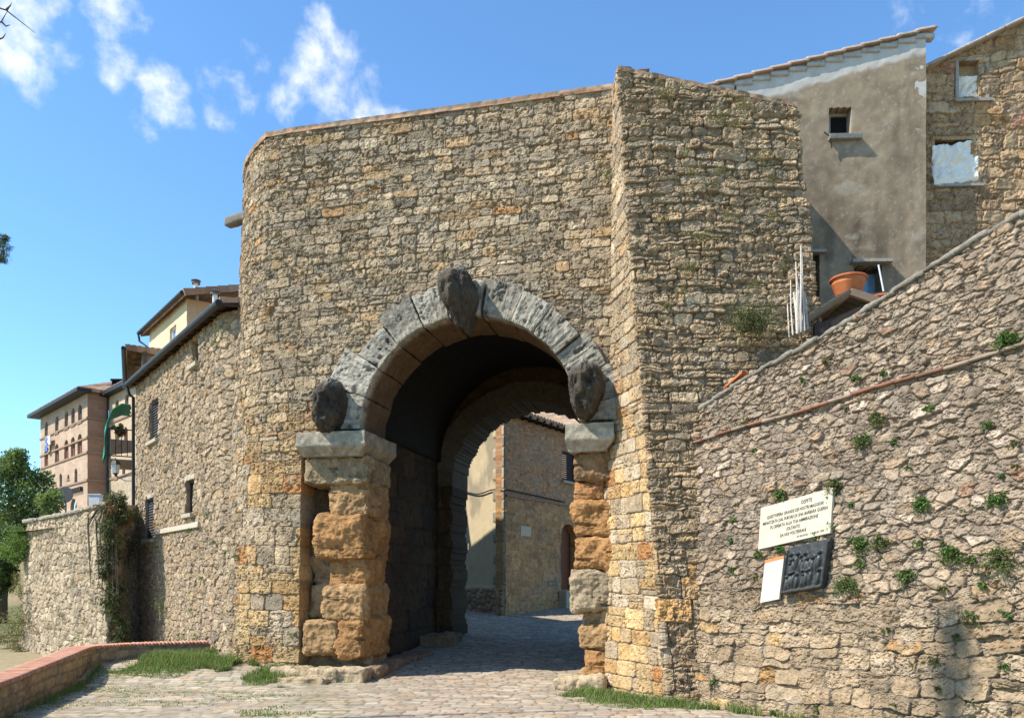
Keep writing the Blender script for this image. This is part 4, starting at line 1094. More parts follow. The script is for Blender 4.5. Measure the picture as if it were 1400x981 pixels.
# cabinet by the wall
cb = thing('utility_cabinet', P(131, 692, 36), 'white utility cabinet at the foot of the second brick house', 'cabinet')
m = MB(); c0 = P(131, 686, 36); m.box(c0, .5, .3, .62); m.build('body', M_BOXW, cb, bev=.02)
m = MB(); m.box(c0+(0, 0, .33), .56, .36, .05); m.build('lid', M_BOXW, cb)
# laundry
for (px, py, sx, sz, mt, lb, nm) in ((63.5, 608, 1.0, 1.6, M_BLUE, 'blue laundry hanging lower under a palazzo window', 'laundry'), (66.5, 602, 1.6, 1.0, M_WHITE, 'white laundry hanging beside the blue cloth on the palazzo', 'laundry')):
    c0 = PA.hit(px, py, .4); gx, gy = np.meshgrid(np.linspace(-.5, .5, 10), np.linspace(-.5, .5, 10), indexing='ij')
    W = c0+gx[..., None]*sx*PA.e+gy[..., None]*sz*np.array([0, 0, 1])+(.15*fbm(gx*6, gy*3, 5, 2))[..., None]*PA.n
    idx = np.arange(100).reshape(10, 10); q = np.stack([idx[:-1, :-1], idx[1:, :-1], idx[1:, 1:], idx[:-1, 1:]], -1).reshape(-1, 4)
    o = obj(nm, W.reshape(-1, 3), q, mt, None, loc=c0); tag(o, lb, 'laundry'); o.modifiers.new('t', 'SOLIDIFY').thickness = .03

# yellow house above the stone house roof
yh = thing('yellow_house', (-10.5, 25, 7), 'cream yellow rendered house rising above the black gutter of the stone house', 'house')
ya = np.array((-9.7, 24.0)); yl = np.array((-12.3, 27.3)); yr = np.array((-8.2, 25.0))
zy = E+(790-408)/F*24
YW = PW((*yl, 0), (*ya, 0))
yw = YW.rect(232, 446, 241, 464)
fy = f_brick((.6, .5, .3), seed=161, course=2, vary=.03, amp=0)
wall('wall', [YW.pt(0, 5), YW.pt(YW.L, 5)], [YW.pt(0, zy), YW.pt(YW.L, zy)], .06, fy, M_STUCCO, yh, holes([yw]), thick=.3)
wall('side_wall', [(*ya, 5), (*yr, 5)], [(*ya, zy), (*yr, zy)], .06, f_brick((.5, .36, .22), seed=162, course=2, vary=.03, amp=0), M_STUCCO, yh, thick=.3)  # darker copy of the yellow render, shade painted into this side
opening(yh, YW, yw, 'window', 'glass', .1, (M_WHITE, M_GLASS))
yo = YW.nh*.22
tiles('roof', YW.pt(-.4, zy+.05)+yo, YW.pt(YW.L+.5, zy+.05)+yo, YW.pt(-.4, zy+.9)-YW.nh*2.6, YW.pt(YW.L+.5, zy+.9)-YW.nh*2.6, yh, th=.14)
gutter('gutter', YW.pt(-.42, zy+.02)+yo*1.15, YW.pt(YW.L+.4, zy+.02)+yo*1.15, .06, yh, [YW.pt(-.42, zy)+yo*1.15, YW.pt(-.4, zy-.25)+yo*1.0, YW.pt(-.02, zy-.5, .06), YW.pt(-.02, zy-2.4, .06)])
for i, (px, py, Y) in enumerate(((268, 387, 24.6), (294, 402, 22.))):
    c0 = P(px, py, Y)
    ch = thing('chimney_pot', c0+(0, 0, -.5), ('small round metal chimney cowl on the yellow house roof', 'small round metal chimney cowl nearest the gate above the stone house')[i], 'chimney', 'chimney cowls on the roofs')
    m = MB(); m.lathe(c0, [(.07, -.6), (.07, -.02), (.08, 0)], 12); m.build('flue', M_BOXW, ch, smooth=True)
    m = MB(); m.lathe(c0, [(.12, .04), (.15, .07), (.1, .1), (.02, .13)], 12); m.lathe(c0, [(.12, -.03), (.13, .03), (.07, .05)], 12); m.build('cowl', M_SIGN, ch, smooth=True)

# ------------------------------------------------------------------ right: rendered house and rubble house
SW = PW((4.2, 15.05, 0), (7.69, 14.95, 0))
sh = thing('rendered_house', (6, 15, 4.5), 'grey brown rendered house with one sloping tiled roof behind the tower', 'house')
w1 = SW.rect(1137, 147, 1169, 186); w2 = SW.rect(1172, 362, 1212, 400); w3 = SW.rect(1108, 347, 1124, 420)
zl = SW.sz(985, 118)[1]; zr_ = SW.sz(1262, 46)[1]; sl_ = SW.sz(985, 118)[0]
def ztS(s): return zl+(zr_-zl)*(s-sl_)/(SW.L-sl_)
def f_stucco(u, v, Q):
    n = fbm(u*1.2, v*1.2, 171, 5); n2 = fbm(u*6, v*6, 172, 4); st = fbm(u*4, v*.5, 173, 4)
    c = np.array((.265, .205, .135))*(1+.34*n+.26*n2-.3*sstep(0, .6, st))[..., None]
    pale = sstep(.22, .45, fbm(u*2.3, v*2.3, 174, 4)+.1*n2-.1)[..., None]
    c = c*(1-.6*pale)+np.array((.36, .31, .23))*.6*pale
    k = sstep(.46, .36, ztS(u)-v+.14*n+.07*n2)[..., None]
    c = c*(1-k)+np.array((.48, .455, .4))*(1+.12*n2)[..., None]*k
    sp = (fbm(u*24, v*24, 175, 2) > .52)[..., None]; c = np.where(sp & (k < .5), c*.9+.09, c)
    return .012*n+.006*n2+.0*k[..., 0], np.clip(c, .01, .9)
wall('wall', [SW.pt(0, 4), SW.pt(SW.L, 4)], [SW.pt(0, ztS(0)), SW.pt(SW.L, ztS(SW.L))], .025, f_stucco, M_STUCCO, sh, holes([w1, w2, w3]), thick=.3)
wall('side_wall', [SW.pt(SW.L, 4), SW.pt(SW.L, 4, -3)], [SW.pt(SW.L, zr_), SW.pt(SW.L, zr_, -3)], .06, f_stucco, M_STUCCO, sh, thick=.2)
opening(sh, SW, w1, 'window', 'dark', .22, (M_FRAMEG, M_BLACK))
opening(sh, SW, w2, 'window', 'dark', .3, (M_DARKWOOD, M_GLASS))
opening(sh, SW, w3, 'window', 'dark', .25, (M_FRAMEG, M_BLACK))
a, b, z0, z1 = w1; m = MB(); m.slab([SW.pt(a-.07, z0-.09, .1), SW.pt(b+.1, z0-.09, .1), SW.pt(b+.1, z0-.01, .12), SW.pt(a-.07, z0-.01, .12)], SW.n, .25); m.build('sill', M_FRAMEG, sh, bev=.006)
a, b, z0, z1 = w2; m = MB(); m.slab([SW.pt(a-.14, z1+.0, .16), SW.pt(b+.06, z1+.0, .16), SW.pt(b+.06, z1+.06, .16), SW.pt(a-.14, z1+.06, .16)], SW.n, .3); m.build('lintel', M_FRAMEG, sh, bev=.006)
a, b, z0, z1 = w3; m = MB(); m.slab([SW.pt(a-.1, z1+.0, .1), SW.pt(b+.05, z1+.0, .1), SW.pt(b+.05, z1+.05, .1), SW.pt(a-.1, z1+.05, .1)], SW.n, .3); m.build('lintel', M_FRAMEG, sh)
m = MB(); c0 = SW.pt(w1[0]-.06, w1[2]-.05, .03); m.tube([c0+(-.1, -.02, .1), c0+(0, -.05, 0), c0+(.04, -.03, -.2)], .012, 6); m.build('iron_hook', M_GUTTER, sh)
# verge tiles, with level bricks added beneath to cast a stepped shadow
sl2 = (zr_-zl)/(SW.L-sl_); up_ = SW.e+np.array([0, 0, sl2]); up_ /= np.linalg.norm(up_)
nu_ = np.cross(up_, np.array([0, -1., 0])); nu_ = -nu_ if nu_[2] < 0 else nu_
tiles('roof', SW.pt(sl_-.35, ztS(sl_-.35)+.03, -3.2), SW.pt(sl_-.35, ztS(sl_-.35)+.03, .0), SW.pt(SW.L+.06, ztS(SW.L+.06)+.03, -3.2), SW.pt(SW.L+.06, ztS(SW.L+.06)+.03, .0), sh, th=.06)
parts = []; s = sl_-.42; i = 0
while s < SW.L+.0:
    V, Fq, n1, n2 = rock((.21, .12, .012), .008, .004, 6, 900+i, .05)
    tl_ = .07; a = up_*math.cos(tl_)-nu_*math.sin(tl_); cN = nu_*math.cos(tl_)+up_*math.sin(tl_)
    W = V[:, :1]*a+V[:, 1:2]*np.array([0, -1, 0])+V[:, 2:]*cN+SW.pt(s+.17, ztS(s+.17)+.05, -.04)
    parts.append((W, Fq, rcol(rb.choice([(.42, .3, .22), (.36, .27, .2), (.4, .36, .3)]), n1, n2)))
    V, Fq, n1, n2 = rock((.168, .075, .045), .01, .006, 6, 960+i, .05)
    W = V[:, :1]*SW.e+V[:, 1:2]*np.array([0, -1, 0])+V[:, 2:]*np.array([0, 0, 1])+SW.pt(s+.17, ztS(s+.17)-.055, -.04)
    parts.append((W, Fq, rcol((.4, .37, .32), n1, n2)))
    V, Fq, n1, n2 = rock((.19, .06, .022), .015, .005, 6, 930+i, .05)
    W = V[:, :1]*a+V[:, 1:2]*np.array([0, -1, 0])+V[:, 2:]*cN+SW.pt(s+.17, ztS(s+.17)+.075, .0)
    parts.append((W, Fq, rcol((.4, .31, .24), n1, n2)))
    s += .335; i += 1
V, Fq, c = catm(parts); obj('verge_tiles', V, Fq, M_TILE, sh, col=c)
m = MB(); c0 = SW.pt(sl_-.28, ztS(sl_-.28)-.06, 0); m.box(c0+(0, 1.4, 0), .14, 3.1, .12); m.build('end_beam', M_DOOR, sh)

RH = PW((7.6, 15.42, 0), (12.6, 15.2, 0))
rh = thing('rubble_house', (9, 15.4, 5), 'unfinished rubble stone house at far right, two windows closed with plastic sheet', 'house')
v1 = RH.rect(1310, 84, 1347, 134); v2 = RH.rect(1277, 192, 1335, 250)
sA, zA = RH.sz(1263, 99); sB, zB = RH.sz(1400, 32)
def ztR(s): return zA+(zB-zA)*(s-sA)/(sB-sA)
def f_rh(u, v, Q):
    ID, D, LU, LV = coursed(u, v, 181, (.12, .28), (.2, .6), wob=.05, split=.3, roll=.08)
    h = stone_h(u, v, ID, D, LU, LV, 181, depth=.04, rr=.02, off=.015, tilt=.02, rough=.024, pit=.02)
    c = pal(ID, 3, [(.36, .265, .165), (.32, .24, .155), (.4, .31, .2), (.38, .25, .13), RED], [4, 4, 3, 2, .3])
    return h, stone_c(u, v, c, D, 181, mortar=(.33, .26, .165), jw=.014)
wall('wall', [RH.pt(0, 4), RH.pt(RH.L, 4)], [RH.pt(0, ztR(0)), RH.pt(RH.L, ztR(RH.L))], .018, f_rh, M_STONE, rh, holes([v1, v2]), thick=.3, smooth=False)
parts = []
s = sA-.2; i = 0; up2 = RH.e+np.array([0, 0, (zB-zA)/(sB-sA)]); up2 /= np.linalg.norm(up2); nu2 = np.cross(np.array([0, 1., 0]), up2)*-1
while s < RH.L:
    V, Fq, n1, n2 = rock((.2, .3, .03), .015, .008, 6, 950+i, .05)
    W = V[:, :1]*up2+V[:, 1:2]*np.array([0, -1, 0])+V[:, 2:]*nu2+RH.pt(s, ztR(s)+.04, -.1)
    parts.append((W, Fq, rcol((.38, .31, .24), n1, n2))); s += .36; i += 1
V, Fq, c = catm(parts); obj('verge_tiles', V, Fq, M_TILE, rh, col=c)
def plastic_window(R, top_share, lab):
    a, b, z0, z1 = R
    m = MB(); f = .06
    for (s0, s1, q0, q1) in ((a-f, a, z0-f, z1+f), (b, b+f, z0-f, z1+f), (a, b, z1, z1+f), (a, b, z0-f, z0)):
        m.slab([RH.pt(s0, q0, .03), RH.pt(s1, q0, .03), RH.pt(s1, q1, .03), RH.pt(s0, q1, .03)], RH.n, .14)
    fr = m.build('window', M_FRAMEO if top_share > .9 else M_FRAMEG, rh)
    zt_ = z0+(z1-z0)*top_share
    gx, gy = np.meshgrid(np.linspace(0, 1, 36), np.linspace(0, 1, 36), indexing='ij')
    rad_ = np.arctan2(gy+.15, gx+.1)*7; w_ = .07*(1-2*np.abs(fbm(rad_, np.hypot(gx, gy)*1.5, 7 if top_share > .9 else 8, 3)))+.02*fbm(gx*14+gy*9, gy*5, 9, 2)-.03
    over = .06 if top_share > .9 else -.01
    S = a-over+(b-a+2*over*.6)*gx; Z = z0-over*1.6*(1-gx)+(zt_-z0)*gy*(1+0*gx)
    W = RH.A+S[..., None]*RH.e+Z[..., None]*RH.w+(w_*1.3+(.015+.08*sstep(.5, .0, gx)*sstep(.5, 0, gy) if top_share > .9 else -.08))[..., None]*RH.n
    W = np.where((np.abs(gy-.5) > 9)[..., None], 0, W)
    idx = np.arange(36*36).reshape(36, 36); q = np.stack([idx[:-1, :-1], idx[1:, :-1], idx[1:, 1:], idx[:-1, 1:]], -1).reshape(-1, 4)
    o = obj('plastic_sheet', W.reshape(-1, 3), q, M_PLASTIC, fr); o.modifiers.new('t', 'SOLIDIFY').thickness = .006
    m = MB(); m.slab([RH.pt(a-.02, zt_-.02, -.13), RH.pt(b+.02, zt_-.02, -.13), RH.pt(b+.02, z1+.02, -.13), RH.pt(a-.02, z1+.02, -.13)], RH.n, .04)
    if top_share < .9: m.build('wooden_board', M_FRAMEO, fr); 
    m = MB(); m.slab([RH.pt(a-.08, z0-.1, .09), RH.pt(b+.1, z0-.1, .09), RH.pt(b+.1, z0-.05, .09), RH.pt(a-.08, z0-.05, .09)], RH.n, .2); m.build('sill', M_FRAMEG, fr)
plastic_window(v1, .62, ''); plastic_window(v2, .98, '')
m = MB(); m.slab([RH.pt(0, 4, -.4), RH.pt(RH.L, 4, -.4), RH.pt(RH.L, ztR(RH.L)-.1, -.4), RH.pt(0, ztR(0)-.1, -.4)], RH.n, .1); m.build('rear_wall', M_BLACK, rh)

# ------------------------------------------------------------------ on the terrace: tiled shed roof, pots, stakes
shd = thing('garden_shed', P(1150, 420, 12.4), 'little shed with a mossy tile roof behind the sloping wall top', 'shed')
a1 = P(1104, 437, 12.3); b1 = P(1166, 396, 12.3)
tiles('roof', a1+(-.05, .05, 0), a1+(-.05, 1.4, 0), b1+(0, .05, 0), b1+(0, 1.4, 0), shd, th=.05, cols=((.22, .15, .1), (.28, .2, .13), (.2, .17, .12)))
tiles('roof', b1+(.42, 1.4, -.14), b1+(.42, .05, -.14), b1+(0, 1.4, 0), b1+(0, .05, 0), shd, th=.05, cols=((.22, .15, .1), (.28, .2, .13), (.2, .17, .12)))
m = MB(); m.slab([a1+(.15, .1, -1.2), b1+(.3, .1, -1.7), b1+(.3, .1, -.16), b1+(0, .1, -.1), a1+(.15, .1, -.02)][:3]+[a1+(.15, .1, -.05)], (0, -1, 0), .1); m.build('wall', M_DARKWOOD, shd)
def pot(px, py, Y, r, label):
    c0 = P(px, py, Y); t = thing('terracotta_pot', c0, label, 'flower pot')
    m = MB(); m.lathe(c0, [(.01, 0), (.72*r, 0), (.95*r, .62*r), (.97*r, .66*r), (.95*r, .7*r), (1.0*r, .9*r), (1.1*r, .93*r), (1.12*r, 1.0*r), (1.08*r, 1.05*r), (.98*r, 1.03*r), (.9*r, .75*r), (.01, .72*r)], 40)
    m.build('bowl', M_TERRA, t, smooth=True)
    m = MB(); m.lathe(c0, [(.005, .84*r), (.5*r, .83*r), (.9*r, .8*r)], 24); m.build('soil', M_BARK, t)
    return t
pot(1160, 404, 12.6, .255, 'large orange terracotta bowl on the shed roof, fully visible')
pot(1207, 429, 12.9, .24, 'second terracotta bowl, mostly hidden, just its rim above the wall coping')
rs = random.Random(21)
stk = [((1084, 452), (1081, 383), .012), ((1090, 450), (1088, 358), .014), ((1094, 448), (1095, 336), .016), ((1100, 446), (1096, 345), .014), ((1098, 447), (1091, 392), .03), ((1091, 450), (1086, 400), .034), ((1096, 448), (1089, 378), .02), ((1104, 443), (1100, 400), .018), ((1079, 455), (1076, 404), .012)]
slab_ = ['short thin stake with a crooked top in the bundle leaning on the tower', 'long thin pale cane left of the tallest stake against the tower', 'tallest thin stake in the bundle against the tower', 'tall stake crossing the tallest one near its top', 'short thick bleached board among the stakes by the tower', 'widest bleached board at the front of the stakes', 'dark narrow stake between the two bleached boards', 'short stout stake nearest the shed roof', 'lone thin stick standing apart left of the stake bundle']
for i, (b_, t_, r) in enumerate(stk):
    p0 = P(b_[0], b_[1]+6, 12.0+.03*i); p1 = P(t_[0], t_[1], 12.32+.03*i); mid = (p0+p1)/2+np.array([rs.uniform(-.02, .02), 0, 0])
    m = MB(); m.tube([p0, mid, p1], [r, r*.9, r*.7], 7); o = m.build('wooden_stake', M_STAKE, None, smooth=True, loc=p0)
    tag(o, slab_[i], 'stake', 'stakes leaning against the tower')
p0 = P(1208, 398, 12.9); p1 = P(1201, 362, 12.9); m = MB(); m.tube([p0, p1], .013, 7); tag(m.build('white_post', M_WHITE, None, loc=p0), 'short white post leaning behind the wall, right of the pots', 'post')

# ------------------------------------------------------------------ the corner house seen through the arch
CL = PW((-5.5, 33.0, 0), (-.22, 25.0, 0)); CR = PW((-.22, 25.0, 0), (3.8, 31.4, 0))
chs = thing('corner_house', (0, 26, .5), 'house on the bend seen through the arch, rendered left and brick right', 'house')
zc = 7.05
nic = CL.rect(636, 743, 641, 751)
def f_cl(u, v, Q):
    n = fbm(u*.9, v*.9, 191, 5); n2 = fbm(u*5, v*5, 192, 4)
    c = np.array((.44, .36, .225))*(1+.1*n2)[..., None]
    g = sstep(-.1, .3, n+.35*fbm(u*3, v*.8, 193, 4)+.45*sstep(3.2, 5.5, v)-.16)[..., None]
    c = c*(1-.72*g)+np.array((.2, .175, .125))*.72*g
    q = sstep(.12, .1, CL.L-u-.38-.17*(np.floor(v/.33) % 2))
    ID = (np.floor(v/.33)*13+5).astype(np.int64)
    cq = pal(ID, 3, [(.3, .26, .19), (.36, .29, .19), (.26, .23, .18)], [1, 1, 1])
    c = c*(1-q[..., None])+cq*q[..., None]*(1+.2*n2)[..., None]
    jn = np.abs(v/.33-np.floor(v/.33)-.5) > .45
    h = .004*n2+q*(.05-.04*jn)
    b = sstep(1.62, 1.5, v+.05*n2)
    ID2, D2, a_, b_ = rubble(u, v, 195, .32, .2)
    c = c*(1-b[..., None])+stone_c(u, v, pal(ID2, 3, [(.22, .17, .12), (.27, .21, .14)], [1, 1]), D2, 195)*b[..., None]
    return h+b*(.05*np.clip(D2/.04, 0, 1)+.03), np.clip(c, .01, .9)
wall('wall', [CL.pt(0, 0), CL.pt(CL.L, 0)], [CL.pt(0, zc), CL.pt(CL.L, zc)], .035, f_cl, M_STUCCO, chs, holes([nic]), thick=.02)
m = MB(); m.slab([CL.pt(nic[0], nic[2], -.2), CL.pt(nic[1], nic[2], -.2), CL.pt(nic[1], nic[3], -.2), CL.pt(nic[0], nic[3], -.2)], CL.n, .05); m.build('niche', M_DOOR, chs)
cw = CR.rect(768, 618, 786, 658); dr = CR.rect(766, 716, 788, 806)
dr = (dr[0], dr[0]+1.15, dr[2], dr[3])
def f_cr(u, v, Q):
    I1, D1, a_, b_ = coursed(u, v, 201, (.062, .075), (.2, .28), wob=.006, split=0)
    I2, D2, c_, d_ = coursed(u, v, 202, (.16, .3), (.25, .6), wob=.04, split=.2)
    lo = v < 4.35
    h = np.where(lo, stone_h(u, v, I2, D2, c_, d_, 202, depth=.03, rr=.03, off=.012, rough=.015), .01*np.clip(D1/.01, 0, 1))
    c1 = stone_c(u, v, pal(I1, 2, [(.4, .22, .11), (.34, .19, .1), (.42, .26, .15)], [1, 1, 1]), D1, 201, mortar=(.3, .24, .17), jw=.006)
    c2 = stone_c(u, v, pal(I2, 2, [(.38, .24, .125), (.33, .215, .125), (.42, .26, .125)], [1, 1, 1]), D2, 202, mortar=(.34, .24, .14))
    return h, np.where(lo[..., None], c2, c1)
wall('wall', [CR.pt(0, 0), CR.pt(CR.L, 0)], [CR.pt(0, zc-.1), CR.pt(CR.L, zc-.1)], .035, f_cr, M_STONE, chs, lambda u, v, c: holes([cw])(u, v, c) & arch_holes([dr])(u, v, c), thick=.35)
opening(chs, CR, cw, 'window', 'shutter', .05, (M_DARKWOOD, M_DARKWOOD), sill=M_STONEFRAME)
opening(chs, CR, (dr[0], dr[1], dr[2], dr[3]), 'door', 'door', .22, (M_DOOR, M_DOOR))
m = MB(); m.slab([CR.pt(dr[0]-.2, .4, .35), CR.pt(dr[1]+.3, .4, .35), CR.pt(dr[1]+.3, dr[2]-.02, .35), CR.pt(dr[0]-.2, dr[2]-.02, .35)], CR.n, .3); m.build('door_step', M_STONEFRAME, chs)
z = 4.4; m = MB(); m.slab([CR.pt(.05, z, .06), CR.pt(CR.L, z, .06), CR.pt(CR.L, z+.07, .06), CR.pt(.05, z+.07, .06)], CR.n, .2); m.build('string_course', M_BAND, chs)
tiles('roof', CR.pt(-.25, zc+.02, .35), CR.pt(CR.L, zc+.02, .35), CR.pt(-.25, zc+1.1, -3), CR.pt(CR.L, zc+1.1, -3), chs, th=.12, cols=((.32, .2, .13), (.36, .26, .18)))
m = MB()
for i in range(16): m.box(CR.pt(.1+i*.45, zc-.08, .1), .1, .55, .1, ax=CR.e)
m.build('rafter_ends', M_DARKWOOD, chs)
o = thing('stone_tablet', CR.hit(719, 726, .02), 'pale blank stone tablet on the brick and stone wall through the arch', 'tablet')
q = [CR.hit(x, y, .04) for x, y in ((712, 732), (726, 733), (726, 720), (712, 718))]; m = MB(); m.slab(q, CR.n, .05); m.build('tablet', M_PLAQUE, o, bev=.006)
o = thing('meter_box', CR.hit(755, 800, .02), 'grey metal meter door low on the corner house, beside the red brown door', 'meter box')
q = [CR.hit(x, y, .03) for x, y in ((749, 800), (762, 801), (762, 788), (749, 787))]; m = MB(); m.slab(q, CR.n, .04); m.build('meter_door', M_METER, o, bev=.006)
m = MB(); pts = [CL.hit(622+x*3.4, 675-2.2*math.sin(x*.5)-.25*x, .06) for x in range(0, 21)]+[CR.hit(694+x*6, 669+1.3*x, .05) for x in range(0, 14)]
m.tube(pts, .022, 5); tag(m.build('wall_cable', M_CABLE, None, loc=pts[0]), 'black cable strung along the house walls behind the arch', 'cable')
# brick house further up the lane
b3 = thing('lane_house', (4, 36, 1), 'sunlit brick house above the corner house roof, seen under the arch crown', 'house')
BW = PW((-.9, 40.5, 0), (5.8, 34.5, 0))
wall('wall', [BW.pt(0, 0), BW.pt(BW.L, 0)], [BW.pt(0, 13), BW.pt(BW.L, 13)], .07, f_brick((.42, .3, .21), seed=211, course=.12, amp=.02), M_BRICK, b3, thick=.3)

# ------------------------------------------------------------------ plants
def leaf_quads(Cn, Dr, Ln, Wd, cols, seed):
    """one folded rhombus per leaf"""
    r = np.random.RandomState(seed); n = len(Cn)
    s = np.cross(Dr, r.normal(size=(n, 3))); s /= np.maximum(np.linalg.norm(s, axis=1, keepdims=True), 1e-6)
    Ln = np.broadcast_to(Ln, (n,))[:, None]; Wd = np.broadcast_to(Wd, (n,))[:, None]
    V = np.stack([Cn-Dr*Ln*.5, Cn+s*Wd*.5-Dr*Ln*.05, Cn+Dr*Ln*.5, Cn-s*Wd*.5-Dr*Ln*.05], 1).reshape(-1, 3)
    ci = np.array(cols)[r.randint(0, len(cols), n)]*r.uniform(.7, 1.25, (n, 1))
    return V, np.arange(n*4).reshape(n, 4), np.repeat(ci, 4, 0)
GREENS = [(.08, .14, .035), (.1, .17, .04), (.065, .115, .03), (.12, .19, .05)]
OLIVE = [(.12, .13, .05), (.15, .14, .06), (.1, .12, .045), (.18, .15, .07)]
DRY = [(.2, .16, .07), (.24, .19, .09), (.17, .15, .06), (.14, .14, .05)]
def wall_plant(name, base, out, size, n, leaf, cols, label, cat, group, seed, up=.35, droop=0., spread=1., aspect=.55, stemc=(.09, .08, .04)):
    """a tuft rooted in a wall joint: thin stems fanning out with leaves along them"""
    r = np.random.RandomState(seed); base = np.array(base, float); out = np.array(out, float)/np.linalg.norm(out)
    side = np.cross(out, (0, 0, 1)); side /= np.linalg.norm(side); Z = np.array([0, 0, 1.])
    ns = max(5, int(n/12)); Cn = []; Dr = []; SV = []; SF = []
    for k in range(ns):
        d = out*r.uniform(.25, .9)+side*r.uniform(-1, 1)*spread+Z*(up+r.uniform(-.6, .7)); d /= np.linalg.norm(d)
        L = size*r.uniform(.55, 1.1); p = base+side*r.uniform(-.35, .35)*size*spread+Z*r.uniform(-.3, .3)*size+out*.02
        q = [p+d*L*t-Z*droop*L*t*t for t in np.linspace(0, 1, 5)]
        b = len(SV); w_ = .003+.004*size
        for t_, x in enumerate(q): SV += [x-side*w_*(1-t_/5), x+side*w_*(1-t_/5)]
        SF += [[b+2*i, b+2*i+1, b+2*i+3, b+2*i+2] for i in range(4)]
        m_ = int(n/ns)
        for i in range(m_):
            t = r.uniform(.15, 1); x = p+d*L*t-Z*droop*L*t*t
            Cn.append(x+r.normal(size=3)*size*.09); dd = d*.6+r.normal(size=3)*.7-Z*droop*.5; Dr.append(dd/np.linalg.norm(dd))
    Cn = np.array(Cn); Dr = np.array(Dr)
    V, Fq, c = leaf_quads(Cn, Dr, leaf*r.uniform(.6, 1.3, len(Cn)), leaf*aspect*r.uniform(.6, 1.3, len(Cn)), cols, seed)
    b = len(V); V = np.concatenate([V, np.array(SV)]); Fq = np.concatenate([Fq, np.array(SF)+b]); c = np.concatenate([c, np.tile(stemc, (len(SV), 1))])
    o = obj(name, V, Fq, M_LEAF, None, col=c, smooth=False, loc=base)
    return tag(o, label, cat, group)

# weeds on the retaining wall (x, y, half-size in photo pixels)
rw_w = [(1381, 465, 24, 'bushy green weed hanging over the brick band at the right edge of the wall'),
 (1183, 603, 15, 'round green weed left of its pair, below the brick band on the retaining wall'), (1204, 572, 17, 'green weed just under the brick band, upper right one of a close pair'),
 (1263, 689, 20, 'tall dense green weed alone in the middle of the retaining wall'), (1161, 799, 23, 'large leafy weed beside the lower right corner of the bronze relief'),
 (1371, 765, 32, 'largest leafy weed on the retaining wall, near the right edge'), (1304, 757, 22, 'wide spreading weed left of the largest weed on the retaining wall'),
 (1243, 787, 16, 'bright weed right of the large one beside the bronze relief'), (1207, 743, 17, 'upright weed level with the bottom of the marble tablet, well to its right'),
 (1178, 742, 18, 'weed just right of the marble tablet and the bronze relief'), (1070, 676, 15, 'low trailing greenery along the top edge of the marble tablet'),
 (1144, 664, 16, 'green weed over the top right corner of the marble tablet'), (1070, 750, 9, 'small weed in the gap between marble tablet and bronze relief'),
 (1040, 757, 10, 'tiny weed just above the white information panel'), (1332, 843, 15, 'weed growing at the top of the tree shadow on the wall'),
 (1365, 683, 15, 'pale green weed above the largest weed on the wall'), (1330, 764, 12, 'small weed squeezed between the wide weed and the largest one')]
rw_s = [(1130, 495, 8), (1172, 520, 9), (1210, 512, 7), (1023, 577, 9), (1354, 583, 10), (1276, 558, 10), (1389, 607, 9), (1183, 771, 13), (1376, 839, 10), (1293, 743, 8), (1122, 735, 9), (1139, 720, 9),
 (1216, 859, 7), (1003, 779, 7), (979, 931, 9), (1279, 903, 7), (1376, 911, 8), (1332, 956, 8), (1293, 804, 9), (1257, 743, 9), (1006, 712, 8), (1036, 790, 7), (1243, 640, 5), (1100, 520, 5), (1390, 640, 7), (1225, 605, 6), (1372, 650, 6), (1310, 870, 6), (1268, 560, 6), (1000, 740, 7), (1010, 690, 5), (1165, 690, 6), (1320, 700, 5), (1225, 965, 7), (1120, 970, 7), (1060, 975, 7), (1285, 940, 6), (1345, 800, 7), (1035, 615, 5), (1160, 560, 5), (1250, 905, 5)]
Kr = RW.A[1]
def px2m(p, px): return px*p[1]/F
for i, (x, y, h, lb) in enumerate(rw_w):
    p = RW.hit(x, y, .0); s = px2m(p, h)
    wall_plant('wall_weed', p, RW.n, s*(.8+.25*((i*37)%10)/10), 240+int(h*16), .036, (GREENS, GREENS+OLIVE[:2], GREENS[:2]+OLIVE)[i % 3], lb, 'weed', 'weeds growing from the retaining wall', 1000+i, up=.1, droop=.35)
for i, (x, y, h) in enumerate(rw_s):
    p = RW.hit(x, y, .0); s = px2m(p, h)
    wall_plant('wall_weed', p, RW.n, s*1.1, 130, .034, GREENS if i % 3 else OLIVE, 'very small green weed rooted in a joint of the right retaining wall', 'weed', 'small weeds dotted over the retaining wall', 1100+i, up=.2, droop=.3)
# weeds on the tower face
def on_tower(x, y):
    # walk the pixel ray to the leaning front face
    A = np.array(TB[1], float); Bq = np.array(TB[2], float); Cq = np.array(TT[1], float)
    n_ = np.cross(Bq-A, Cq-A); o_ = np.array([0, 0, E]); d = np.array([(x-700)/F, 1, (HOR-y)/F])
    return o_+d*np.dot(A-o_, n_)/np.dot(d, n_)
YTUFT = [(.2, .2, .075), (.25, .23, .1), (.15, .16, .06), (.22, .19, .09)]
tw = [(908, 134, 15), (975, 166, 12), (1012, 149, 14), (990, 172, 11), (1006, 172, 9), (935, 212, 9), (948, 237, 12), (970, 256, 11), (984, 238, 8), (1040, 225, 12), (1052, 250, 12), (957, 330, 12), (970, 325, 10), (934, 366, 9), (944, 372, 9), (930, 398, 7), (1070, 372, 10), (995, 300, 8), (1028, 395, 8), (905, 300, 6), (1055, 300, 8), (912, 420, 6)]
for i, (x, y, h) in enumerate(tw):
    p = on_tower(x, y); s = px2m(p, h)
    wall_plant('wall_weed', p, (0, -1, .1), s*(1.5+.5*((i*7)%5)/5), 190, .03, [YTUFT, DRY, YTUFT][i % 3], 'small yellowish dry weed rooted on the rough face of the tower', 'weed', 'dry weeds on the tower face', 1200+i, up=.3, droop=.2, aspect=.3)
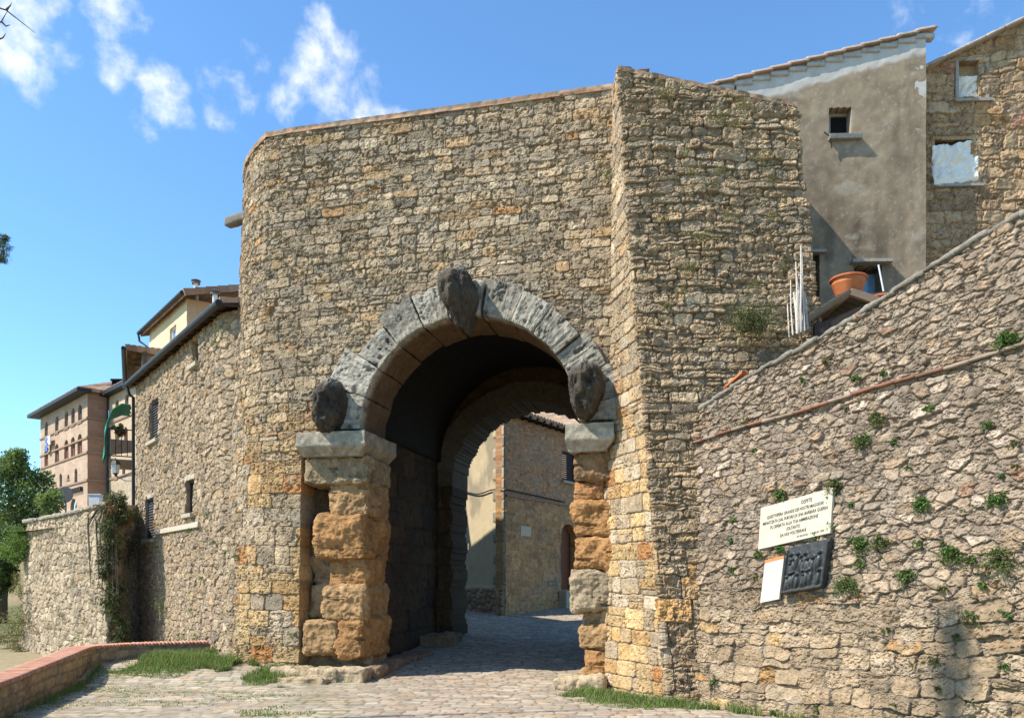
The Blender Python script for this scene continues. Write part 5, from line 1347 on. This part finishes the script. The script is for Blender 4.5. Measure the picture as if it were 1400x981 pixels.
p = on_tower(1026, 447); wall_plant('wall_bush', p, (0, -1, .3), .5, 2600, .036, [(.14, .16, .075), (.17, .19, .09), (.11, .14, .06)], 'big grey green bush growing from the lower tower face beside the stakes', 'bush', None, 1301, up=.2, droop=.15, spread=1.1, aspect=.3)
p = on_tower(1016, 470); wall_plant('wall_weed', p, (0, -1, 0), .28, 160, .03, DRY, 'dry brown tuft hanging directly under the big bush on the tower', 'weed', None, 1302, up=-.2, droop=.4, aspect=.3)
# facade weeds
def on_fac(x, y, dz=.0):
    o_ = np.array([0, 0, E]); d = np.array([(x-700)/F, 1, (HOR-y)/F]); A = G(0, 0, 0); Bq = G(1, 0, 0); Cq = G(0, .28, 10.2); n_ = np.cross(Bq-A, Cq-A)
    return o_+d*np.dot(A-o_, n_)/np.dot(d, n_)
for i, (x, y, h, cols, lb, up, dr) in enumerate([(425, 190, 22, OLIVE, 'olive weed tuft under the coping at the left end of the gate front', .3, .2),
    (472, 352, 18, DRY, 'thin dry weed trailing down the gate front left of the arch crown', -.6, .6), (834, 228, 12, OLIVE, 'pale weed in the upper corner between gate front and tower', .1, .3), (832, 242, 10, GREENS, 'lower green weed in the corner between gate front and tower', .1, .3),
    (838, 585, 12, GREENS, 'green weed beside the right impost of the arch', .3, .2), (425, 935, 14, GREENS, 'low green weed among the boulders at the left pier', .3, .2), (380, 930, 13, GREENS, 'small weed at the gate foot left of the pier boulders', .4, .1), (465, 945, 12, GREENS, 'flat green weed in front of the left pier boulders', .2, .2), (402, 868, 8, GREENS, 'small weed in the crack beside the left pier', .2, .2)]):
    p = on_fac(x, y); s = px2m(p, h)
    if y > 920: p = np.array([p[0], p[1]-.35, .06])
    wall_plant('wall_weed', p, (-.2, -1, .1), s*1.2, 130, .03, cols, lb, 'weed', None, 1400+i, up=up, droop=dr, aspect=.35)
# greens on the stone house wall and rounded corner
for i, (x, y, h) in enumerate([(310, 758, 9), (325, 762, 9), (288, 703, 8), (262, 725, 7), (296, 740, 6), (278, 790, 7), (262, 835, 8), (252, 870, 9), (270, 872, 8), (303, 452, 9), (298, 470, 8)]):
    p = HW.hit(x, y, .03); s = px2m(p, h)
    wall_plant('wall_weed', p, HW.n, s*1.2, 70, .035, GREENS, 'small green weed rooted in the rubble wall of the left stone house', 'weed', 'weeds on the stone house wall', 1500+i, up=.2, droop=.3)
p = HW.hit(226, 835, .05); wall_plant('wall_bush', p, HW.n, .42, 260, .045, OLIVE+GREENS, 'tall dusty weed rising behind the parapet against the stone house', 'bush', None, 1550, up=.8, droop=.1, spread=.45, aspect=.35)
p = HW.hit(190, 745, .2); wall_plant('wall_bush', p, HW.n, .75, 420, .06, [(.03, .06, .02), (.045, .075, .025)], 'dark green creeper beside the lowest shuttered window', 'bush', None, 1551, up=-.1, droop=.4, spread=.7)
# hanging shrub over the end of the garden wall
def mass(name, pts, n, leaf, cols, label, cat, seed, drop=.5, aspect=.3, loc=None, group=None):
    r = np.random.RandomState(seed); Cn = []; Dr = []
    tot = sum(q[3] for q in pts)
    for (x, y, z, rad, *sz) in pts:
        k = int(n*rad/tot); q = r.normal(size=(k, 3)); q /= np.linalg.norm(q, axis=1, keepdims=True); q *= (r.uniform(0, 1, (k, 1))**.45)*rad
        if sz: q[:, 2] *= sz[0]
        # tufts: pull leaves to sub-clumps
        t = r.normal(size=(max(4, k//45), 3)); t /= np.linalg.norm(t, axis=1, keepdims=True); t *= rad*r.uniform(.5, 1.05, (len(t), 1))
        if sz: t[:, 2] *= sz[0]
        j = r.randint(0, len(t), k); q = q*.42+t[j]*.62
        Cn.append(q+np.array((x, y, z))); d = q/rad+r.normal(size=(k, 3))*.6+np.array((0, 0, -drop)); Dr.append(d/np.linalg.norm(d, axis=1, keepdims=True))
    Cn = np.concatenate(Cn); Dr = np.concatenate(Dr)
    V, Fq, c = leaf_quads(Cn, Dr, leaf*r.uniform(.6, 1.4, len(Cn)), leaf*aspect*r.uniform(.7, 1.3, len(Cn)), cols, seed)
    return V, Fq, c
S0 = np.array((-10.35, 20.3, 0))
pts = []
rs2 = np.random.RandomState(5)
for z in np.linspace(3.75, .3, 16):
    k = (3.75-z)/3.4
    pts.append((-9.85+rs2.uniform(-.12, .12)+.1*math.sin(z*2), 19.85+rs2.uniform(-.1, .15)+.0*k, z, (.36-.06*k)+rs2.uniform(-.08, .08)))
pts += [(-10.0, 20.1, 3.7, .5), (-9.7, 20.3, 3.4, .4)]
V, Fq, c = mass('hanging_shrub', pts, 8000, .11, [(.1, .1, .045), (.075, .085, .03), (.05, .07, .022), (.14, .12, .06), (.04, .06, .02)], '', '', 31, drop=.8, aspect=.22)
t = thing('hanging_shrub', (-10.1, 19.9, .3), 'long straggly shrub hanging down the end of the sunlit garden wall', 'shrub')
obj('foliage', V, Fq, M_LEAF, t, col=c, smooth=False)
m = MB()
for i in range(14):
    a = rs2.uniform(-.4, .4); m.tube([(-10.2+a*.5, 20.25, 3.7), (-10.1+a, 19.75, 3.2+rs2.uniform(-.2, .3)), (-10.0+a, 19.7, 1.8+rs2.uniform(-.5, .5))], [.025, .018, .008], 5)
m.build('stems', M_BARK, t)
V, Fq, c = mass('x', [(-9.85, 19.95, 3.55, .35), (-9.7, 20.0, 3.3, .3)], 700, .12, [(.2, .1, .05), (.17, .09, .045), (.22, .13, .06)], '', '', 33, aspect=.2)
tag(obj('dead_branch_tuft', V, Fq, M_LEAF, None, col=c, smooth=False, loc=(-9.8, 19.95, 3.4)), 'rusty brown dead tuft on the right side of the hanging shrub', 'shrub')
# weeds on the garden wall
GW1 = PW((-15.4, 25.2, 0), (-12.4, 22.1, 0), lean=.05); GW2 = PW((-12.4, 22.1, 0), (-9.95, 19.75, 0), lean=.09)
for i, (x, y, h, col) in enumerate([(100, 755, 9, DRY), (125, 720, 12, DRY), (63, 772, 7, OLIVE), (102, 795, 8, OLIVE), (86, 842, 10, OLIVE), (50, 858, 8, DRY), (72, 855, 8, DRY), (110, 872, 8, GREENS), (80, 730, 9, DRY), (55, 728, 9, DRY), (118, 845, 8, DRY), (125, 775, 12, DRY), (130, 815, 10, DRY)]):
    p = (GW2 if x > 80 else GW1).hit(x, y, .03); s = px2m(p, h)
    wall_plant('wall_weed', p, GW2.n, s*1.4, 80, .07, col, 'dry scrubby weed hanging from the sunlit garden wall at far left', 'weed', 'dry weeds on the garden wall', 1600+i, up=-.1, droop=.5, aspect=.2)
def on_z(x, y, Y): return P(x, y, Y)
V, Fq, c = mass('x', [(*P(26, 735, 25.2), .6), (*P(12, 745, 25.4), .6), (*P(36, 750, 25), .35), (*P(22, 765, 25), .3)], 2200, .12, [(.13, .2, .05), (.11, .18, .045), (.16, .22, .06)], '', '', 41, drop=.3, aspect=.25)
tag(obj('light_green_bush', V, Fq, M_LEAF, None, col=c, smooth=False, loc=P(22, 750, 25.2)), 'feathery light green bush spilling over the left end of the garden wall', 'bush')
V, Fq, c = mass('x', [(*P(24, 800, 24.6), .35, 1.5), (*P(30, 840, 24.4), .4, 1.5), (*P(18, 850, 24.8), .5, 1.4), (*P(6, 870, 25), .5), (*P(26, 880, 24.4), .35)], 1800, .13, DRY+OLIVE, '', '', 43, drop=.3, aspect=.15)
tag(obj('dry_bush', V, Fq, M_LEAF, None, col=c, smooth=False, loc=P(22, 880, 24.6)), 'dry grey green scrub at the left foot of the garden wall', 'bush')

# ---- trees
def tree(name, base, crown, n, leaf, cols, label, trunk_r, seed, lean=(0, 0), cat='tree', aspect=.45):
    base = np.array(base, float); t = thing(name, base, label, cat)
    V, Fq, c = mass('c', crown, n, leaf, cols, '', '', seed, drop=.15, aspect=aspect)
    obj('crown', V, Fq, M_LEAF, t, col=c, smooth=False)
    r = random.Random(seed); m = MB(); cz = sum(q[2] for q in crown)/len(crown); cxm = sum(q[0] for q in crown)/len(crown); cym = sum(q[1] for q in crown)/len(crown)
    top = np.array([cxm, cym, cz]); fork = base+(top-base)*.45
    m.tube([base-(0, 0, .4), base+(top-base)*.2+(r.uniform(-.1, .1), 0, 0), fork, top], [trunk_r*1.25, trunk_r, trunk_r*.75, trunk_r*.3], 10)
    for (x, y, z, rad, *_) in crown:
        e = np.array([x, y, z]); md = (fork+e)/2+np.array([r.uniform(-.2, .2), r.uniform(-.2, .2), r.uniform(0, .3)])
        m.tube([fork+(top-fork)*r.uniform(0, .4), md, e], [trunk_r*.45, trunk_r*.25, trunk_r*.08], 6)
    m.build('trunk', M_BARK, t, smooth=True)
    return t
rt = random.Random(12)
cr = []
for (x, y, r_) in [(30, 650, 1.0), (55, 665, .9), (10, 640, 1.0), (-20, 640, 1.2), (70, 690, .65), (40, 690, 1.2), (5, 690, 1.4), (-30, 690, 1.4), (55, 705, .8), (20, 715, 1.0), (-10, 725, 1.0), (-60, 670, 1.3), (76, 676, .4), (22, 628, .6)]:
    p = P(x, y, 33+rt.uniform(-1.2, 1.5)); cr.append((*p, r_))
tree('broadleaf_tree', (-21.3, 33.5, .0), cr, 16000, .17, [(.15, .2, .065), (.18, .23, .075), (.12, .165, .055), (.2, .25, .1)], 'dense dark green tree at the left edge, beyond the garden wall', .22, 51)
cr = []
for (x, y, r_) in [(8, 735, .9), (-15, 740, 1.0), (12, 765, .7), (-10, 775, .9), (4, 785, .6), (8, 800, .45), (-12, 810, .6), (12, 782, .5)]:
    p = P(x, y, 29+rt.uniform(-.5, .5)); cr.append((*p, r_))
tree('shady_bush_tree', (-18.8, 29.2, .1), cr, 4500, .15, [(.045, .07, .022), (.06, .09, .028)], 'dark low tree in shade behind the light green bush', .12, 52)
# tall umbrella pine just outside the left edge, one spray of needles reaches into the picture
cr = []
for (x, y, r_) in [(5, 338, .32), (-8, 345, .55), (-35, 345, .9), (-70, 330, 1.2), (-110, 300, 1.6), (-150, 340, 1.6), (-120, 250, 1.3), (0, 352, .3), (2, 326, .28)]:
    p = P(x, y, 26+rt.uniform(-.4, .4)); cr.append((*p, r_))
tree('pine_tree', (-19.8, 26, -.2), cr, 7000, .16, [(.035, .06, .02), (.045, .075, .022), (.03, .05, .016)], 'tall pine whose needle spray enters the left edge against the sky', .2, 53, aspect=.12)
# bare twig at the top left corner
tw_ = MB(); a = P(-30, 12, 9)
for pts in ([(-30, 2), (8, 14), (48, 45)], [(-30, 40), (2, 30), (12, 12)], [(-20, 60), (4, 52), (8, 46)], [(8, 14), (14, 8), (16, 4)], [(2, 30), (8, 36), (14, 34)]):
    tw_.tube([P(x, y, 9+.002*x) for x, y in pts], [.012, .008, .003], 5)
o = thing('bare_tree', (-7.2, 9, 0), 'bare dark twigs of a dead tree reaching in at the top left corner', 'tree')
tw_.build('twigs', M_BARK, o)
m = MB(); m.tube([(-7.75, 8.9, -.5), (-7.7, 9, 3), (-7.4, 9, 6), P(-30, 2, 9)], [.07, .06, .035, .012], 8); m.tube([(-7.4, 9, 6), P(-60, 50, 9), P(-30, 40, 9)], [.025, .015, .01], 6); m.tube([(-7.5, 9, 5.2), P(-60, 90, 9), P(-20, 60, 9)], [.02, .015, .008], 6); m.build('trunk', M_BARK, o, smooth=True)
# slender cypress left of the viewer, its shade falls low on the retaining wall
shp = RW.hit(1312, 835); cyb = shp[:2]+AZ*13.7; cyt = shp[2]+13.7*math.tan(EL)
cr = [(cyb[0]+.12*math.sin(z*2.3), cyb[1], z, .72-.026*z, 1.3) for z in np.linspace(3, cyt-.2, 19)]+[(cyb[0]-.5, cyb[1]+.3, cyt-2.6, .3), (cyb[0]+.5, cyb[1]-.3, cyt-2.2, .25)]
tree('cypress_tree', (cyb[0], cyb[1], -.6), cr, 9000, .14, [(.03, .05, .02), (.035, .06, .022)], 'slender cypress outside the picture left of the viewer', .16, 54, aspect=.25)

# ---- grass along the walls and in the paving joints
def blades(n, fn, hmin, hmax, cols, seed, w=.006):
    r = np.random.RandomState(seed); pts = fn(r, n); k = len(pts); x, y = pts[:, 0], pts[:, 1]
    z = ground_z(x, y)+.0; h = r.uniform(hmin, hmax, k)*(pts[:, 2] if pts.shape[1] > 2 else 1)
    a = r.uniform(0, 2*PI, k); d = np.stack([np.cos(a), np.sin(a), 0*a], 1); sd_ = np.stack([-np.sin(a), np.cos(a), 0*a], 1)
    b = np.stack([x, y, z], 1); ln = r.uniform(.1, .8, k)[:, None]
    top = b+d*h[:, None]*ln+np.array([0, 0, 1.])*h[:, None]; mid = b+d*h[:, None]*ln*.3+np.array([0, 0, 1.])*h[:, None]*.6
    V = np.stack([b-sd_*w, b+sd_*w, mid+sd_*w*.7, mid-sd_*w*.7, top, top], 1).reshape(-1, 3)
    i = np.arange(k)*6
    Fq = np.concatenate([np.stack([i, i+1, i+2, i+3], 1), np.stack([i+3, i+2, i+4, i+5], 1)])
    c = np.repeat(np.array(cols)[r.randint(0, len(cols), k)]*r.uniform(.75, 1.3, (k, 1)), 6, 0)
    return V, Fq, c
GRS = [(.12, .2, .045), (.14, .22, .05), (.1, .165, .035), (.2, .21, .08), (.24, .21, .1)]
def strip(A, Bq, wid, pw_=1.5, clump=1.2):
    A = np.array(A); Bq = np.array(Bq); d = Bq-A; nn2 = np.array([d[1], -d[0]])/np.linalg.norm(d)
    def f(r, n):
        t = r.uniform(0, 1, n); w_ = (r.uniform(0, 1, n)**pw_)*wid; p = A+d*t[:, None]+nn2*w_[:, None]
        k = fbm(p[:, 0]*clump*1.5, p[:, 1]*clump*1.5, 61, 3); m_ = k > -.15+.5*(w_/wid)-.25
        p = p[m_]; hh_ = np.clip(1.15-w_[m_]/wid, .25, 1)
        return np.column_stack([p, hh_])
    return f
def jointf(r, n):
    x = r.uniform(-7.6, -2.7, n); y = r.uniform(10.2, 15.8, n)
    k = fbm(x*1.2, y*2.2, 21, 4)+.25*sstep(-2, -6, x); a = .974*x-.225*y; b = .225*x+.974*y
    m_ = (k > .16+.25*sstep(-4.2, -2.7, x)) & (x > np.interp(y, [6, 11.3, 15, 16], [-6.1, -7.2, -7.8, -7.2]))
    return np.column_stack([x, y, np.full(n, 1.)])[m_]
allv = []
for f, n, h0, h1, sd_ in [(strip((-7.0, 15.75), (-3.5, 14.6), 1.25, 1.25), 26000, .06, .24, 1), (strip((-7.5, 15.6), (-6.0, 16.3), .5, 1.6), 4200, .06, .2, 2), (strip((-6.6, 10.5), (-7.68, 15.0), .22, 2), 1500, .04, .14, 3), (strip((-3.7, 14.75), (-2.5, 13.9), .5, 1.5), 1500, .04, .13, 4), (jointf, 26000, .012, .04, 5)]:
    allv.append(blades(n, f, h0, h1, GRS, sd_))
V, Fq, c = catm(allv); tag(obj('grass', V, Fq, M_LEAF, None, col=c, smooth=False), 'green grass along the left walls and in the paving joints', 'grass', kind='stuff')
allv = [blades(7000, strip((1.2, 13.05), (2.4, 11.6), .85, 1.4), .05, .16, GRS, 6), blades(2500, strip((2.3, 11.7), (3.1, 10.9), .4, 1.4), .05, .18, GRS, 7), blades(2500, strip((3.0, 11.2), (4.6, 8.8), .35, 1.8), .05, .2, GRS, 8)]
V, Fq, c = catm(allv); tag(obj('grass', V, Fq, M_LEAF, None, col=c, smooth=False), 'green grass at the foot of the tower and retaining wall', 'grass', kind='stuff')

lh = thing('shade_wall', (-8, 25, .5), 'thin sloping stone wall added unseen behind the gate to shade the corner house', 'house')
LHa, LHb = np.array((-10.2, 27.9, 0)), np.array((-6.75, 22.62, 0))  # added unseen wall, top sloped to cast a diagonal shadow through the lane
wall('wall', [LHa, LHb], [LHa+(0, 0, 8.7), LHb+(0, 0, 11.02)], .08, f_brick((.36, .28, .18), seed=221, course=.2, amp=.03), M_STONE, lh, thick=.4, flip=True)
tiles('roof', LHa+(.1, .1, 8.78), LHa+(-.1, -.07, 8.78), LHb+(.1, .1, 11.1), LHb+(-.1, -.07, 11.1), lh, th=.1)
# planter with flowers on the balcony rail
pc = c1*0+np.array((-12.55, 25.9, 6.62))
for i, (x, y, z, r_, lb) in enumerate([(-12.6, 25.75, 6.62, .22, 'leafy pot plant at the near end of the small balcony railing'), (-12.75, 26.2, 6.6, .24, 'fuller pot plant in the middle of the small balcony railing'), (-12.45, 25.65, 6.1, .16, 'small plant low on the floor of the balcony')]):
    V, Fq, c = mass('x', [(x, y, z, r_)], 260, .09, [(.1, .16, .04), (.14, .2, .05), (.2, .2, .07), (.3, .06, .05)][:3+(i < 2)], '', '', 71+i, aspect=.5)
    tag(obj('balcony_plant', V, Fq, M_LEAF, None, col=c, smooth=False, loc=(x, y, z)), lb, 'plant', 'plants on the balcony')
# stray roof tile lying where the sloping wall meets the tower
m = MB(); p = RW.pt(.42, ztop(.42)+.09, -.1); a = RW.e+np.array([0, 0, .45]); a /= np.linalg.norm(a)
q = [(math.cos(t)*.07, math.sin(t)*.07) for t in np.linspace(0, PI, 9)]; b_ = np.cross(a, (0, 0, 1)); b_ /= np.linalg.norm(b_); c_ = np.cross(b_, a)
VV = []; 
for k in (-.2, .2):
    for rr in (1, .82):
        for x, y in q: VV.append(p+a*k+(b_*x+c_*y)*rr)
FF = []
for i in range(8): FF += [[i, i+1, 19+i, 18+i], [9+i, 27+i, 28+i, 10+i], [i, 9+i, 10+i, i+1], [18+i, 19+i, 28+i, 27+i]]
FF += [[0, 18, 27, 9], [8, 17, 35, 26]]
tag(obj('roof_tile', np.array(VV), FF, M_TERRA, None, loc=p), 'loose orange clay tile on the low end of the sloping wall by the tower', 'roof tile', kind='thing')
